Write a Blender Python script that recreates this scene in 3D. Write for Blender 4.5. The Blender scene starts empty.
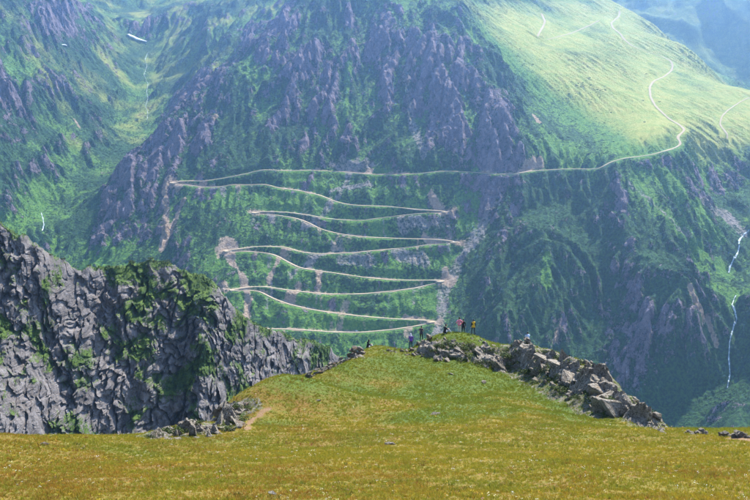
import bpy, bmesh, math, random
import numpy as np
from mathutils import Vector, Matrix

# ------------------------------------------------------------------ camera, sky, sun, exposure
scene = bpy.context.scene
COL = scene.collection
CAM = np.array([0.0, 0.0, 600.0])
F = 1030.0                                    # focal length in pixels of the 750 x 500 photograph
PITCH = math.atan(190.0 / F)                  # looking down
SUN_AZ, SUN_EL = math.radians(35.0), math.radians(51.0)   # to the right of the view, a little beyond the far slope

cam_d = bpy.data.cameras.new('camera'); cam = bpy.data.objects.new('camera', cam_d); COL.objects.link(cam)
cam.location = CAM; cam.rotation_euler = (math.pi / 2 - PITCH, 0, 0)
cam_d.sensor_width = 36.0; cam_d.lens = 36.0 * F / 750.0
cam_d.clip_start = 0.5; cam_d.clip_end = 30000.0
scene.camera = cam

world = bpy.data.worlds.new('World'); scene.world = world; world.use_nodes = True
wn, wl = world.node_tree.nodes, world.node_tree.links
bg = wn.get('Background') or wn.new('ShaderNodeBackground')
sky = wn.new('ShaderNodeTexSky'); sky.sky_type = 'NISHITA'; sky.sun_disc = False
sky.sun_elevation = SUN_EL; sky.sun_rotation = SUN_AZ; sky.altitude = 2000.0
wl.new(sky.outputs[0], bg.inputs[0]); bg.inputs[1].default_value = 0.12

sun_d = bpy.data.lights.new('sun', 'SUN'); sun = bpy.data.objects.new('sun', sun_d); COL.objects.link(sun)
sun_d.energy = 5.0; sun_d.angle = math.radians(0.53); sun_d.color = (1.0, 0.95, 0.84)
SUN_DIR = Vector((math.sin(SUN_AZ) * math.cos(SUN_EL), math.cos(SUN_AZ) * math.cos(SUN_EL), math.sin(SUN_EL)))
sun.rotation_euler = SUN_DIR.to_track_quat('Z', 'Y').to_euler()
sun.location = (0, 0, 1500)

vs = scene.view_settings
vs.view_transform = 'Standard'; vs.look = 'None'; vs.gamma = 1.0; vs.exposure = 1.6; vs.use_curve_mapping = False
cy = scene.cycles
cy.use_denoising = True; cy.use_adaptive_sampling = False; cy.max_bounces = 6; cy.diffuse_bounces = 2; cy.volume_bounces = 1; cy.transparent_max_bounces = 6
cy.caustics_reflective = False; cy.caustics_refractive = False

rng = np.random.default_rng(7)
random.seed(7)

# ------------------------------------------------------------------ helpers: pixels, noise, meshes
SP, CP = math.sin(PITCH), math.cos(PITCH)
def ray(px, py):
    px = np.asarray(px, float); py = np.asarray(py, float)
    a = (px - 375.0) / F; b = (250.0 - py) / F
    return np.stack([a, CP + b * SP, -SP + b * CP], -1)
def at(px, py, Y):                             # the point of the place at forward distance Y seen at a spot of the photograph
    d = ray(px, py)
    return CAM + d * (np.asarray(Y, float)[..., None] / d[..., 1:2])
def depth_z(px, Y):                            # X for a column at distance Y
    return (px - 375.0) / F * Y / CP

def _hash(ix, iy, iz, seed):
    h = (ix.astype(np.int64) * 374761393 + iy.astype(np.int64) * 668265263 + iz.astype(np.int64) * 2147483647 + seed * 974634777) & 0xFFFFFFFF
    h = ((h ^ (h >> 13)) * 1274126177) & 0xFFFFFFFF
    h = ((h ^ (h >> 16)) * 2246822519) & 0xFFFFFFFF
    return (h ^ (h >> 15)) & 0xFFFFFFFF
def perlin2(x, y, seed=0):
    ix, iy = np.floor(x), np.floor(y); fx, fy = x - ix, y - iy
    ix = ix.astype(np.int64); iy = iy.astype(np.int64); z0 = np.zeros_like(ix)
    u = fx * fx * fx * (fx * (fx * 6 - 15) + 10); v = fy * fy * fy * (fy * (fy * 6 - 15) + 10)
    def g(a, b):
        ang = _hash(ix + a, iy + b, z0, seed) * (2 * math.pi / 4294967296.0)
        return np.cos(ang) * (fx - a) + np.sin(ang) * (fy - b)
    n0 = g(0, 0) * (1 - u) + g(1, 0) * u; n1 = g(0, 1) * (1 - u) + g(1, 1) * u
    return (n0 * (1 - v) + n1 * v) * 1.5
def perlin3(p, seed=0):
    i = np.floor(p); f = p - i; i = i.astype(np.int64)
    w = f * f * f * (f * (f * 6 - 15) + 10)
    out = 0
    for a in (0, 1):
        for b in (0, 1):
            for c in (0, 1):
                h = _hash(i[:, 0] + a, i[:, 1] + b, i[:, 2] + c, seed)
                th = (h & 0xFFFF) * (2 * math.pi / 65536.0); zz = ((h >> 16) & 0xFFFF) / 32767.5 - 1
                rr = np.sqrt(np.maximum(0, 1 - zz * zz))
                d = rr * np.cos(th) * (f[:, 0] - a) + rr * np.sin(th) * (f[:, 1] - b) + zz * (f[:, 2] - c)
                out = out + d * (w[:, 0] if a else 1 - w[:, 0]) * (w[:, 1] if b else 1 - w[:, 1]) * (w[:, 2] if c else 1 - w[:, 2])
    return out * 1.5
def fbm2(x, y, oct=4, seed=0, gain=0.5):
    s, a, f = 0, 1.0, 1.0
    for k in range(oct):
        s = s + a * perlin2(x * f, y * f, seed + k * 17); a *= gain; f *= 2.03
    return s
def ridged2(x, y, oct=4, seed=0, gain=0.5):
    s, a, f, w = 0, 1.0, 1.0, 1.0
    for k in range(oct):
        n = 1 - np.abs(perlin2(x * f, y * f, seed + k * 17)); n = n * n
        s = s + a * n * w; w = np.clip(n * 1.6, 0, 1); a *= gain; f *= 2.07
    return s
def fbm3(p, oct=3, seed=0, gain=0.5):
    s, a, f = 0, 1.0, 1.0
    for k in range(oct):
        s = s + a * perlin3(p * f, seed + k * 13); a *= gain; f *= 2.03
    return s
def voronoi3(p, seed=0, tilt=False):                        # distance to the nearest cell point, to the second, and the cell's random number
    i = np.floor(p).astype(np.int64); f = p - i
    d1 = np.full(len(p), 9.0); d2 = np.full(len(p), 9.0); cid = np.zeros(len(p)); tl = np.zeros(len(p))
    for a in (-1, 0, 1):
        for b in (-1, 0, 1):
            for c in (-1, 0, 1):
                h = _hash(i[:, 0] + a, i[:, 1] + b, i[:, 2] + c, seed)
                ox = a + (h & 1023) / 1024.0 - f[:, 0]; oy = b + ((h >> 10) & 1023) / 1024.0 - f[:, 1]; oz = c + ((h >> 20) & 1023) / 1024.0 - f[:, 2]
                d = np.sqrt(ox * ox + oy * oy + oz * oz)
                near = d < d1
                d2 = np.where(near, d1, np.minimum(d2, d)); cid = np.where(near, ((h * 7919) & 0xFFFF) / 65535.0, cid); d1 = np.where(near, d, d1)
                if tilt:
                    h2 = (h * 40503) & 0xFFFFFFFF; tl = np.where(near, ((h2 & 255) / 127.5 - 1) * ox + (((h2 >> 8) & 255) / 127.5 - 1) * oy + (((h2 >> 16) & 255) / 127.5 - 1) * oz, tl)
    return (d1, d2, cid, tl) if tilt else (d1, d2, cid)
def sstep(a, b, x):
    t = np.clip((x - a) / (b - a), 0, 1); return t * t * (3 - 2 * t)

def mesh_from(name, verts, faces, mat=None, parent=None, smooth=True, attrs=None, link=True):
    me = bpy.data.meshes.new(name)
    v = np.asarray(verts, np.float32); f = np.asarray(faces, np.int32)
    n = f.shape[1]
    me.vertices.add(len(v)); me.vertices.foreach_set('co', v.ravel())
    me.loops.add(f.size); me.loops.foreach_set('vertex_index', f.ravel())
    me.polygons.add(len(f)); me.polygons.foreach_set('loop_start', np.arange(0, f.size, n, dtype=np.int32))
    me.polygons.foreach_set('loop_total', np.full(len(f), n, np.int32)) if bpy.app.version < (4, 1, 0) else None
    me.update(calc_edges=True); me.validate()
    if smooth: me.polygons.foreach_set('use_smooth', np.ones(len(f), bool))
    else: me.polygons.foreach_set('use_smooth', np.zeros(len(f), bool))
    for k, a in (attrs or {}).items():
        at_ = me.attributes.new(k, 'FLOAT', 'POINT'); at_.data.foreach_set('value', np.asarray(a, np.float32).ravel())
    if mat: me.materials.append(mat)
    o = bpy.data.objects.new(name, me)
    if link: COL.objects.link(o)
    if parent: o.parent = parent
    return o
def grid_faces(nr, nc):
    i = np.arange(nr * nc).reshape(nr, nc)
    return np.stack([i[:-1, :-1], i[:-1, 1:], i[1:, 1:], i[1:, :-1]], -1).reshape(-1, 4)
def tag(o, label=None, cat=None, group=None, kind=None):
    if label: o['label'] = label
    if cat: o['category'] = cat
    if group: o['group'] = group
    if kind: o['kind'] = kind
    return o
def empty(name, loc, rz=0.0):
    o = bpy.data.objects.new(name, None); COL.objects.link(o); o.location = loc; o.rotation_euler = (0, 0, rz); o.empty_display_size = 0.3
    return o

class Tps:                                      # thin plate spline through scattered heights
    def __init__(s, pts, lam=0.0, scale=500.0):
        p = np.asarray(pts, float); s.scale = scale; s.c = p[:, :2] / scale; n = len(p)
        K = s.k(s.c, s.c) + lam * np.eye(n); P = np.c_[np.ones(n), s.c]
        A = np.block([[K, P], [P.T, np.zeros((3, 3))]])
        s.w = np.linalg.solve(A, np.r_[p[:, 2], 0, 0, 0])
    def k(s, a, b):
        r2 = ((a[:, None, :] - b[None, :, :]) ** 2).sum(-1)
        return 0.5 * r2 * np.log(r2 + 1e-12)
    def __call__(s, x, y):
        q = np.c_[np.ravel(x), np.ravel(y)] / s.scale; out = np.empty(len(q)); n = len(s.c)
        for a in range(0, len(q), 40000):
            b = q[a:a + 40000]
            out[a:a + 40000] = s.k(b, s.c) @ s.w[:n] + s.w[n] + b @ s.w[n + 1:]
        return out.reshape(np.shape(x))
def bilin(H, x0, y0, cell, x, y):
    u = np.clip((x - x0) / cell, 0, H.shape[1] - 1.001); v = np.clip((y - y0) / cell, 0, H.shape[0] - 1.001)
    i = u.astype(int); j = v.astype(int); a = u - i; b = v - j
    return (H[j, i] * (1 - a) + H[j, i + 1] * a) * (1 - b) + (H[j + 1, i] * (1 - a) + H[j + 1, i + 1] * a) * b
def upsample(H, x0, y0, cell, x, y):            # smooth (Catmull-Rom) lookup
    u = np.clip((x - x0) / cell, 1, H.shape[1] - 3.001); v = np.clip((y - y0) / cell, 1, H.shape[0] - 3.001)
    i = u.astype(int); j = v.astype(int); a = u - i; b = v - j
    def w(t): return (-.5 * t + t * t - .5 * t ** 3, 1 - 2.5 * t * t + 1.5 * t ** 3, .5 * t + 2 * t * t - 1.5 * t ** 3, -.5 * t * t + .5 * t ** 3)
    wa, wb = w(a), w(b); out = 0
    for m in range(4):
        r = 0
        for n in range(4): r = r + wa[n] * H[j + m - 1, i + n - 1]
        out = out + wb[m] * r
    return out

# ------------------------------------------------------------------ materials
class Mat:
    def __init__(s, name, rough=0.9):
        s.m = bpy.data.materials.new(name); s.m.use_nodes = True
        s.n, s.l = s.m.node_tree.nodes, s.m.node_tree.links
        s.b = s.n['Principled BSDF']; s.b.inputs['Roughness'].default_value = rough
        s.b.inputs['Specular IOR Level'].default_value = 0.2
    def node(s, t, **kw):
        n = s.n.new(t)
        for k, v in kw.items(): setattr(n, k, v)
        return n
    def coord(s): return s.node('ShaderNodeTexCoord').outputs['Object']
    def attr(s, name, inst=False):
        a = s.node('ShaderNodeAttribute', attribute_name=name)
        if inst: a.attribute_type = 'INSTANCER'
        return a.outputs['Fac']
    def attr_col(s, name, inst=False):
        a = s.node('ShaderNodeAttribute', attribute_name=name)
        if inst: a.attribute_type = 'INSTANCER'
        return a.outputs['Color']
    def scale(s, vec, xyz):
        n = s.node('ShaderNodeMapping'); s.l.new(vec, n.inputs[0]); n.inputs['Scale'].default_value = xyz; return n.outputs[0]
    def noise(s, scale, detail=4, rough=0.55, vec=None, dist=0.0):
        n = s.node('ShaderNodeTexNoise'); n.inputs['Scale'].default_value = scale; n.inputs['Detail'].default_value = detail
        n.inputs['Roughness'].default_value = rough; n.inputs['Distortion'].default_value = dist
        s.l.new(vec or s.coord(), n.inputs['Vector']); return n.outputs['Fac']
    def voro(s, scale, feature='F1', vec=None, out='Distance'):
        n = s.node('ShaderNodeTexVoronoi', feature=feature); n.inputs['Scale'].default_value = scale
        s.l.new(vec or s.coord(), n.inputs['Vector']); return n.outputs[out]
    def ramp(s, x, a, b, lo=0.0, hi=1.0):
        n = s.node('ShaderNodeMapRange', interpolation_type='SMOOTHSTEP'); s.put(n.inputs[0], x)
        for k, v in zip((1, 2, 3, 4), (a, b, lo, hi)): n.inputs[k].default_value = v
        return n.outputs[0]
    def put(s, sock, x):
        if isinstance(x, (int, float)): sock.default_value = x
        elif isinstance(x, tuple): sock.default_value = x if len(x) == 4 else (*x, 1)
        else: s.l.new(x, sock)
    def math(s, op, a, b=0.0, c=0.0):
        n = s.node('ShaderNodeMath', operation=op)
        for k, v in enumerate((a, b, c)): s.put(n.inputs[k], v)
        return n.outputs[0]
    def mix(s, f, a, b, mode='MIX'):
        n = s.node('ShaderNodeMix', data_type='RGBA', blend_type=mode)
        s.put(n.inputs[0], f); s.put(n.inputs[6], a); s.put(n.inputs[7], b); return n.outputs[2]
    def bump(s, h, strength=0.5, dist=0.1):
        n = s.node('ShaderNodeBump'); n.inputs['Strength'].default_value = strength; n.inputs['Distance'].default_value = dist
        s.l.new(h, n.inputs['Height']); s.l.new(n.outputs[0], s.b.inputs['Normal'])
    def color(s, c): s.put(s.b.inputs['Base Color'], c); return s

def mountain_material():
    m = Mat('mountain_ground', 0.95)
    co = m.coord()
    lush, rock, scree, soil, dry = (m.attr(k) for k in ('lush', 'rock', 'scree', 'soil', 'dry'))
    n1 = m.noise(0.012, 5, 0.6); n2 = m.noise(0.05, 6, 0.68); n3 = m.noise(0.25, 5, 0.65)
    n4 = m.noise(0.09, 6, 0.72, vec=m.scale(co, (1, 0.6, 0.4)), dist=0.6)
    cen = lambda x, k: m.math('MULTIPLY', m.math('SUBTRACT', x, 0.5), k)
    n5 = m.noise(0.7, 4, 0.65)
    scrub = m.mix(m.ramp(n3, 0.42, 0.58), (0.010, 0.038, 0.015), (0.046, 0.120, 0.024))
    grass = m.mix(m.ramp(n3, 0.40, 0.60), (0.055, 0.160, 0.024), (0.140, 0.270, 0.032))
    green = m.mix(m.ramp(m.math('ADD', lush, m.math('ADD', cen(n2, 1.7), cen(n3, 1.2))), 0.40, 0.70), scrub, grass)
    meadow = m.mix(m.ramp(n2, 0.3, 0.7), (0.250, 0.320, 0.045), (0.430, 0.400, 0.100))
    green = m.mix(m.ramp(m.math('ADD', dry, m.math('ADD', cen(n1, 0.7), cen(n3, .5))), 0.30, 0.95), green, meadow)  # dry: pale meadow grass, plus warm light painted on the upper slopes
    rk = m.mix(m.ramp(n4, 0.38, 0.60), (0.082, 0.058, 0.080), (0.275, 0.210, 0.245))
    rk = m.mix(m.ramp(n5, 0.54, 0.66, 0, 0.85), rk, (0.44, 0.36, 0.36))
    rk = m.mix(m.ramp(n5, 0.47, 0.36, 0, 0.85), rk, (0.022, 0.022, 0.030))
    vb = m.voro(0.22, 'F1', vec=m.scale(co, (1, 1, 0.6)), out='Color'); sep = m.node('ShaderNodeSeparateColor'); m.l.new(vb, sep.inputs[0])
    rk = m.mix(m.ramp(sep.outputs[0], 0.1, 0.9, 0.0, 0.5), rk, m.mix(sep.outputs[1], (0.05, 0.04, 0.06), (0.34, 0.28, 0.32)))
    rmask = m.ramp(m.math('ADD', rock, m.math('ADD', cen(n2, 1.7), m.math('ADD', cen(n4, 1.5), cen(n3, 1.3)))), 0.50, 0.62)
    c = m.mix(rmask, green, rk)
    sc = m.mix(m.ramp(n3, 0.3, 0.7), (0.17, 0.145, 0.145), (0.36, 0.315, 0.29))
    c = m.mix(m.ramp(m.math('ADD', scree, m.math('ADD', cen(n2, 1.2), cen(n3, 1.6))), 0.42, 0.85), c, sc)
    so = m.mix(m.ramp(n3, 0.3, 0.7), (0.30, 0.20, 0.14), (0.50, 0.38, 0.28))
    c = m.mix(m.ramp(m.math('ADD', soil, m.math('ADD', cen(n2, 1.2), cen(n3, 1.2))), 0.42, 0.85), c, so)
    m.color(c)
    h = m.math('ADD', m.math('ADD', n3, m.math('MULTIPLY', n5, .5)), m.math('MULTIPLY', m.math('ADD', n4, m.math('MULTIPLY', sep.outputs[2], .25)), m.math('MULTIPLY', rmask, 2.0)))
    m.bump(h, 1.0, 5.0)
    return m.m

# ------------------------------------------------------------------ the far mountain: heights
P = []
def cp(*rows):
    for px, py, Y in rows: P.append(at(px, py, Y))
def cw(*rows):                                  # column, distance, height
    for px, Y, z in rows: P.append(np.array([depth_z(px, Y), Y, CAM[2] + z]))
cp((-60, -30, 2500), (0, 0, 2450), (60, -20, 2700), (0, 60, 2250), (0, 120, 2050), (0, 180, 1900), (40, 40, 2450), (60, 80, 2350), (60, 140, 2150), (40, 190, 2000),
   (100, 60, 2650), (100, 110, 2420), (110, 150, 2270), (80, 180, 2060), (-60, 100, 1900), (-60, 200, 1750))
cp((150, -28, 3480), (90, -30, 3400), (130, 5, 3350), (112, 20, 3050), (137, 42, 2950), (140, 70, 2760), (145, 100, 2590), (150, 128, 2440), (100, 181, 2135), (45, 226, 1910))
cp((180, 60, 2720), (200, 30, 2780), (240, 8, 2780), (170, 100, 2520), (200, 78, 2450), (160, 20, 3000), (60, -10, 3100))
cp((310, -8, 2240), (262, 35, 2130), (232, 70, 2060), (192, 105, 2000), (152, 142, 1950), (112, 175, 1905), (62, 218, 1845))
cw((190, 2230, -118), (230, 2300, -40), (265, 2400, 40), (150, 2180, -190), (310, 2500, 130))
cp((170, 185, 1820), (250, 180, 1800), (330, 180, 1800), (400, 176, 1795), (450, 170, 1790), (510, 172, 1770))
cp((100, 235, 1780), (160, 240, 1700), (230, 250, 1660), (330, 250, 1670), (450, 245, 1685), (520, 250, 1615), (475, 235, 1700))
cp((200, 320, 1540), (330, 330, 1540), (430, 325, 1560), (520, 330, 1490), (465, 300, 1600))
cp((300, 420, 1400), (430, 420, 1405), (520, 420, 1370), (600, 420, 1375), (700, 430, 1400), (200, 420, 1400))
cp((330, 100, 1960), (400, 100, 1955), (450, 110, 1900), (250, 110, 1960), (500, 110, 1875), (420, 130, 1890))
cp((330, 40, 2095), (400, 40, 2070), (450, 50, 1990), (330, -20, 2240), (400, -20, 2230), (450, -15, 2310))
cp((452, 15, 2130), (488, 65, 2000), (515, 110, 1890), (525, 150, 1805))
cp((490, 20, 2330), (525, 60, 2170), (545, 110, 1990), (560, 150, 1835), (600, 130, 1930), (565, 80, 2120), (640, 120, 1970), (600, 60, 2300), (650, 80, 2300),
   (560, 20, 2720), (620, 20, 3000), (510, -10, 2750), (600, -5, 3300), (680, 110, 2070), (686, 132, 1890), (600, 166, 1752), (650, 156, 1790))
cp((700, 57, 2720), (742, 90, 2380), (655, 26, 3050), (720, 100, 2250))
cw((735, 2950, -190), (775, 2600, -190), (690, 3350, -20), (640, 3600, 80))
cp((722, 125, 2010), (755, 130, 2030), (755, 190, 1850), (722, 180, 1800), (692, 163, 1795), (662, 180, 1730), (634, 194, 1692), (672, 230, 1612), (702, 262, 1562), (726, 290, 1530),
   (742, 236, 1690), (733, 292, 1575), (738, 345, 1445), (730, 400, 1345), (720, 225, 1665))
cp((600, 205, 1695), (600, 260, 1600), (600, 330, 1485), (650, 265, 1545), (650, 330, 1440), (692, 330, 1425), (685, 285, 1500), (560, 250, 1602), (550, 195, 1720))
cp((775, 285, 1500), (790, 205, 1750), (795, 350, 1390), (810, 110, 2100), (860, 250, 1500), (860, 120, 1950))
cp((0, 300, 1650), (100, 320, 1590), (0, 400, 1400), (-80, 300, 1550))
for X in (-900, -450, 0, 450, 900): P.append(np.array([X, 1150, CAM[2] - 530])); P.append(np.array([X, 900, CAM[2] - 500]))
P += [np.array([-1300, 1500, 400]), np.array([1300, 1500, 420]), np.array([-1400, 2600, 820]), np.array([1400, 2500, 560])]
tps = Tps(P, lam=0.002)

CELL = 4.0; GX0, GX1, GY0, GY1 = -1300.0, 1300.0, 1040.0, 3560.0
gx = np.arange(GX0, GX1 + 1, CELL); gy = np.arange(GY0, GY1 + 1, CELL)
c4 = 4
cxs, cys = np.arange(GX0 - 48, GX1 + 64, 16.0), np.arange(GY0 - 48, GY1 + 64, 16.0)
CX, CY = np.meshgrid(cxs, cys)
Hc = tps(CX, CY)
GX, GY = np.meshgrid(gx, gy)
H0 = upsample(Hc, cxs[0], cys[0], 16.0, GX, GY)

def cast(px, py, H, x0=GX0, y0=GY0, cell=CELL, tmin=1100.0, tmax=3540.0, step=3.0):
    d = ray(px, py); out = np.full((len(d), 3), np.nan)
    ts = np.arange(tmin, tmax, step)
    for k in range(len(d)):
        q = CAM + d[k] * (ts[:, None] / d[k, 1]); h = bilin(H, x0, y0, cell, q[:, 0], q[:, 1])
        below = np.nonzero(q[:, 2] < h)[0]
        out[k] = q[below[0]] if len(below) else q[-1]
    return out
def seg_dist(X, Y, pts):                         # distance in plan to a polyline
    out = np.full(X.shape, 1e9)
    for a, b in zip(pts[:-1], pts[1:]):
        ab = b[:2] - a[:2]; L2 = max(1e-6, ab @ ab)
        t = np.clip(((X - a[0]) * ab[0] + (Y - a[1]) * ab[1]) / L2, 0, 1)
        out = np.minimum(out, np.hypot(X - a[0] - t * ab[0], Y - a[1] - t * ab[1]))
    return out

# where it is smooth grass: the high meadow on the right, the switchback face less broken than the crags
def region(poly, soft):                          # soft mask of an area outlined on the ground
    pts = cast(*np.array(poly, float).T, H0); n = len(pts); inside = np.zeros(GX.shape, bool)
    j = n - 1
    for i in range(n):
        xi, yi, xj, yj = pts[i, 0], pts[i, 1], pts[j, 0], pts[j, 1]
        inside ^= ((yi > GY) != (yj > GY)) & (GX < (xj - xi) * (GY - yi) / (yj - yi + 1e-9) + xi); j = i
    d = seg_dist(GX, GY, np.r_[pts, pts[:1]])
    return sstep(-soft, soft, np.where(inside, d, -d))
meadow_r = region([(455, -8), (480, 30), (520, 85), (545, 150), (600, 163), (640, 158), (685, 142), (735, 150), (790, 140), (790, 110), (742, 88), (700, 55), (655, 22), (600, -6)], 35)
bends = region([(160, 178), (250, 165), (510, 165), (500, 230), (440, 345), (200, 340), (215, 250)], 30)
crag = np.maximum.reduce([region(p, 22) for p in (
    [(410, 30), (440, 12), (480, 65), (515, 110), (520, 165), (505, 230), (470, 215), (455, 170), (420, 150), (432, 100), (405, 70)],
    [(270, 50), (330, 45), (345, 100), (325, 135), (300, 160), (268, 130), (280, 95)],
    [(345, 5), (400, 10), (400, 60), (385, 95), (355, 60)],
    [(160, 110), (205, 70), (235, 90), (210, 140), (180, 165), (175, 235), (90, 245), (95, 205)],
    [(230, 30), (290, 5), (300, 40), (260, 65)],
    [(20, 0), (95, 5), (85, 45), (50, 40)], [(-5, 65), (30, 95), (30, 150), (-5, 130)],
    [(105, 15), (160, 20), (150, 40), (130, 38)],
    [(610, 250), (640, 275), (665, 320), (665, 400), (610, 400), (590, 330)], [(605, 195), (630, 200), (625, 230), (600, 225)],
    [(690, 170), (745, 165), (745, 185), (700, 195)],
    [(500, 190), (525, 195), (520, 280), (490, 260)], [(330, 60), (440, 20), (440, 120), (370, 110)])])

# broad relief, gullies running down the slope
Hs = H0.copy()
gyy, gxx = np.gradient(H0, CELL)
slope0 = np.hypot(gxx, gyy)
wx = fbm2(GX / 240, GY / 240, 3, 5) * 60; wy = fbm2(GX / 240, GY / 240, 3, 55) * 60
amp = (0.25 + 0.75 * np.clip(slope0 / 0.7, 0, 1.2)) * (1 - 0.88 * meadow_r) * (1 - 0.55 * bends)
along = 0.75 * (ridged2((GX + wx) / 210, (GY + wy) / 380, 3, 11) - 1.0) + .45 * (ridged2((GX + wx * 1.5) / 90, (GY + wy * 1.5) / 120, 3, 13) - .8)
Hs += amp * 26 * along + amp * 10 * fbm2(GX / 70, GY / 110, 4, 21)
Hs += crag * 7 * (ridged2((GX + wx) / 62, (GY + wy * 1.5) / 85, 4, 31) - 0.7)
Hs += meadow_r * 9 * fbm2(GX / 260, GY / 300, 2, 41)

def erode(H, n, steps, seed, k_er=0.30, k_dep=0.10, cap=4.0):
    r = np.random.default_rng(seed); R, C = H.shape
    x = r.uniform(2, C - 3, n); y = r.uniform(2, R - 3, n); dx = np.zeros(n); dy = np.zeros(n); sp = np.ones(n); wat = np.ones(n); sed = np.zeros(n)
    for s in range(steps):
        i = x.astype(int); j = y.astype(int); a = x - i; b = y - j; q = j * C + i; Hf = H.ravel()
        h00, h10, h01, h11 = Hf[q], Hf[q + 1], Hf[q + C], Hf[q + C + 1]
        ggx = (h10 - h00) * (1 - b) + (h11 - h01) * b; ggy = (h01 - h00) * (1 - a) + (h11 - h10) * a
        h = (h00 * (1 - a) + h10 * a) * (1 - b) + (h01 * (1 - a) + h11 * a) * b
        dx = dx * 0.25 - ggx * 0.75; dy = dy * 0.25 - ggy * 0.75; L = np.hypot(dx, dy) + 1e-9; dx /= L; dy /= L
        x2 = np.clip(x + dx, 1, C - 3); y2 = np.clip(y + dy, 1, R - 3)
        i2 = x2.astype(int); j2 = y2.astype(int); a2 = x2 - i2; b2 = y2 - j2; q2 = j2 * C + i2
        hn = (Hf[q2] * (1 - a2) + Hf[q2 + 1] * a2) * (1 - b2) + (Hf[q2 + C] * (1 - a2) + Hf[q2 + C + 1] * a2) * b2
        dh = hn - h; c = np.maximum(-dh, 0.02) * sp * wat * cap * 0.25
        dep = np.where(dh > 0, np.minimum(sed, dh), np.where(sed > c, (sed - c) * k_dep, -np.minimum((c - sed) * k_er, np.maximum(-dh, 0) * 0.6)))
        sed -= dep
        dl = np.bincount(q, dep * (1 - a) * (1 - b), R * C) + np.bincount(q + 1, dep * a * (1 - b), R * C) + np.bincount(q + C, dep * (1 - a) * b, R * C) + np.bincount(q + C + 1, dep * a * b, R * C)
        H = H + np.clip(dl, -1.2, 1.2).reshape(R, C)
        sp = np.sqrt(np.clip(sp * sp - dh * 0.4, 0.1, 9)); wat *= 0.985; x, y = x2, y2
    return H
for b in range(5):
    Hs = erode(Hs, 45000, 36, 100 + b)
# the switchback face must keep its overall shape
Hs = Hs * (1 - 0.35 * bends) + H0 * 0.35 * bends

# ------------------------------------------------------------------ roads on the mountain
MAIN = [(619.5, 10), (619.7, 13), (618.6, 16.5), (611, 23), (613, 28), (620.8, 34), (623, 38), (630.7, 45), (647, 51.7), (664.8, 57.6), (671, 61), (672.8, 65.5), (671.5, 70.5), (664.8, 76), (653.5, 81.0), (649.6, 87), (650.5, 96.8), (655.5, 106),
    (669, 118.8), (680, 125), (685, 129.6), (681, 133.5), (676.6, 137.5), (681.5, 142.5), (679, 146), (672.8, 148.6), (651, 154.8), (622.4, 158.4), (608, 162.7), (600.8, 168.4), (590, 169.2), (572, 168.5), (536, 170.4), (507, 174.4), (490, 173.6), (472, 172), (444, 170.8), (416, 173.6), (376, 174.6), (348, 172), (312, 170), (288, 170.8), (262, 169.4), (248, 173.2), (224, 178), (204, 181.0), (182, 180.8), (171, 182.4),
    (171.5, 183.3), (182, 184.2), (204, 187), (221.6, 186.7), (232.6, 184.2), (248, 185), (265.6, 183.9), (276.6, 187.6), (300.8, 190.7), (318.4, 194.7), (328, 198), (336, 202), (352, 205), (388, 206.3), (420, 209.6), (448, 211.0),
    (449, 211.9), (420, 213.2), (388, 216.8), (360, 220.6), (328, 218.8), (312, 215.4), (288, 212.2), (264, 211.2), (252.5, 212.3),
    (253, 213.2), (272, 214.3), (296, 218), (308, 222), (320, 229.0), (340, 234), (364, 237), (400, 238.4), (436, 239.2), (457, 241.3),
    (457.5, 242.2), (432, 244), (408, 247.4), (380, 250), (352, 252.8), (320, 254), (300, 252), (286, 247), (260, 246), (240, 248.8), (224, 250.4),
    (224.5, 251.2), (245, 251.2), (260, 252), (276, 254.8), (288, 262), (300, 268), (328, 272), (360, 276.8), (392, 280), (424, 280.2), (443, 280.0),
    (444, 281), (432, 284), (416, 288), (392, 291.2), (360, 294), (328, 294.2), (304, 292), (280, 289), (266, 286.4), (248, 287), (230, 289.8),
    (230.5, 290.7), (246, 289.8), (260, 291), (272, 298), (288, 304), (308, 308.8), (332, 312.8), (368, 316.8), (400, 319.2), (424, 320), (434.5, 320.8),
    (434.5, 322), (416, 326), (392, 329.6), (360, 332.4), (332, 332), (304, 330), (275, 328.5), (250, 329.5), (232, 331)]
TRACK1 = [(541.2, 13), (543.5, 18), (545, 21), (543, 26.4), (538.5, 34), (536.5, 38), (539.6, 41.2), (550.6, 38.5), (568, 34), (577, 30.8), (590, 25), (600, 20)]
TRACK2 = [(750, 97), (739, 102.6), (728, 110), (722, 116), (719.6, 124), (724, 130), (728.6, 135), (726, 140)]
def resample(pts, step):
    pts = np.asarray(pts, float); d = np.r_[0, np.cumsum(np.hypot(*np.diff(pts, axis=0).T))] if pts.shape[1] == 2 else np.r_[0, np.cumsum(np.linalg.norm(np.diff(pts, axis=0), axis=1))]
    n = max(2, int(d[-1] / step)); s = np.linspace(0, d[-1], n)
    return np.stack([np.interp(s, d, pts[:, k]) for k in range(pts.shape[1])], -1)
def gsmooth(v, sig):
    k = np.exp(-0.5 * (np.arange(-3 * sig, 3 * sig + 1) / sig) ** 2); k /= k.sum()
    return np.convolve(np.r_[np.full(3 * sig, v[0]), v, np.full(3 * sig, v[-1])], k, 'valid')
def road_path(pix):
    p = resample(pix, 1.0); g = cast(p[:, 0], p[:, 1], Hs)
    Y = gsmooth(g[:, 1], 9)
    pts = at(p[:, 0], p[:, 1], Y)
    pts = resample(pts, 4.0)
    for k in range(3): pts[:, k] = gsmooth(pts[:, k], 2)
    return pts
roads = [road_path(r) for r in (MAIN, TRACK1, TRACK2)]

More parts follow.
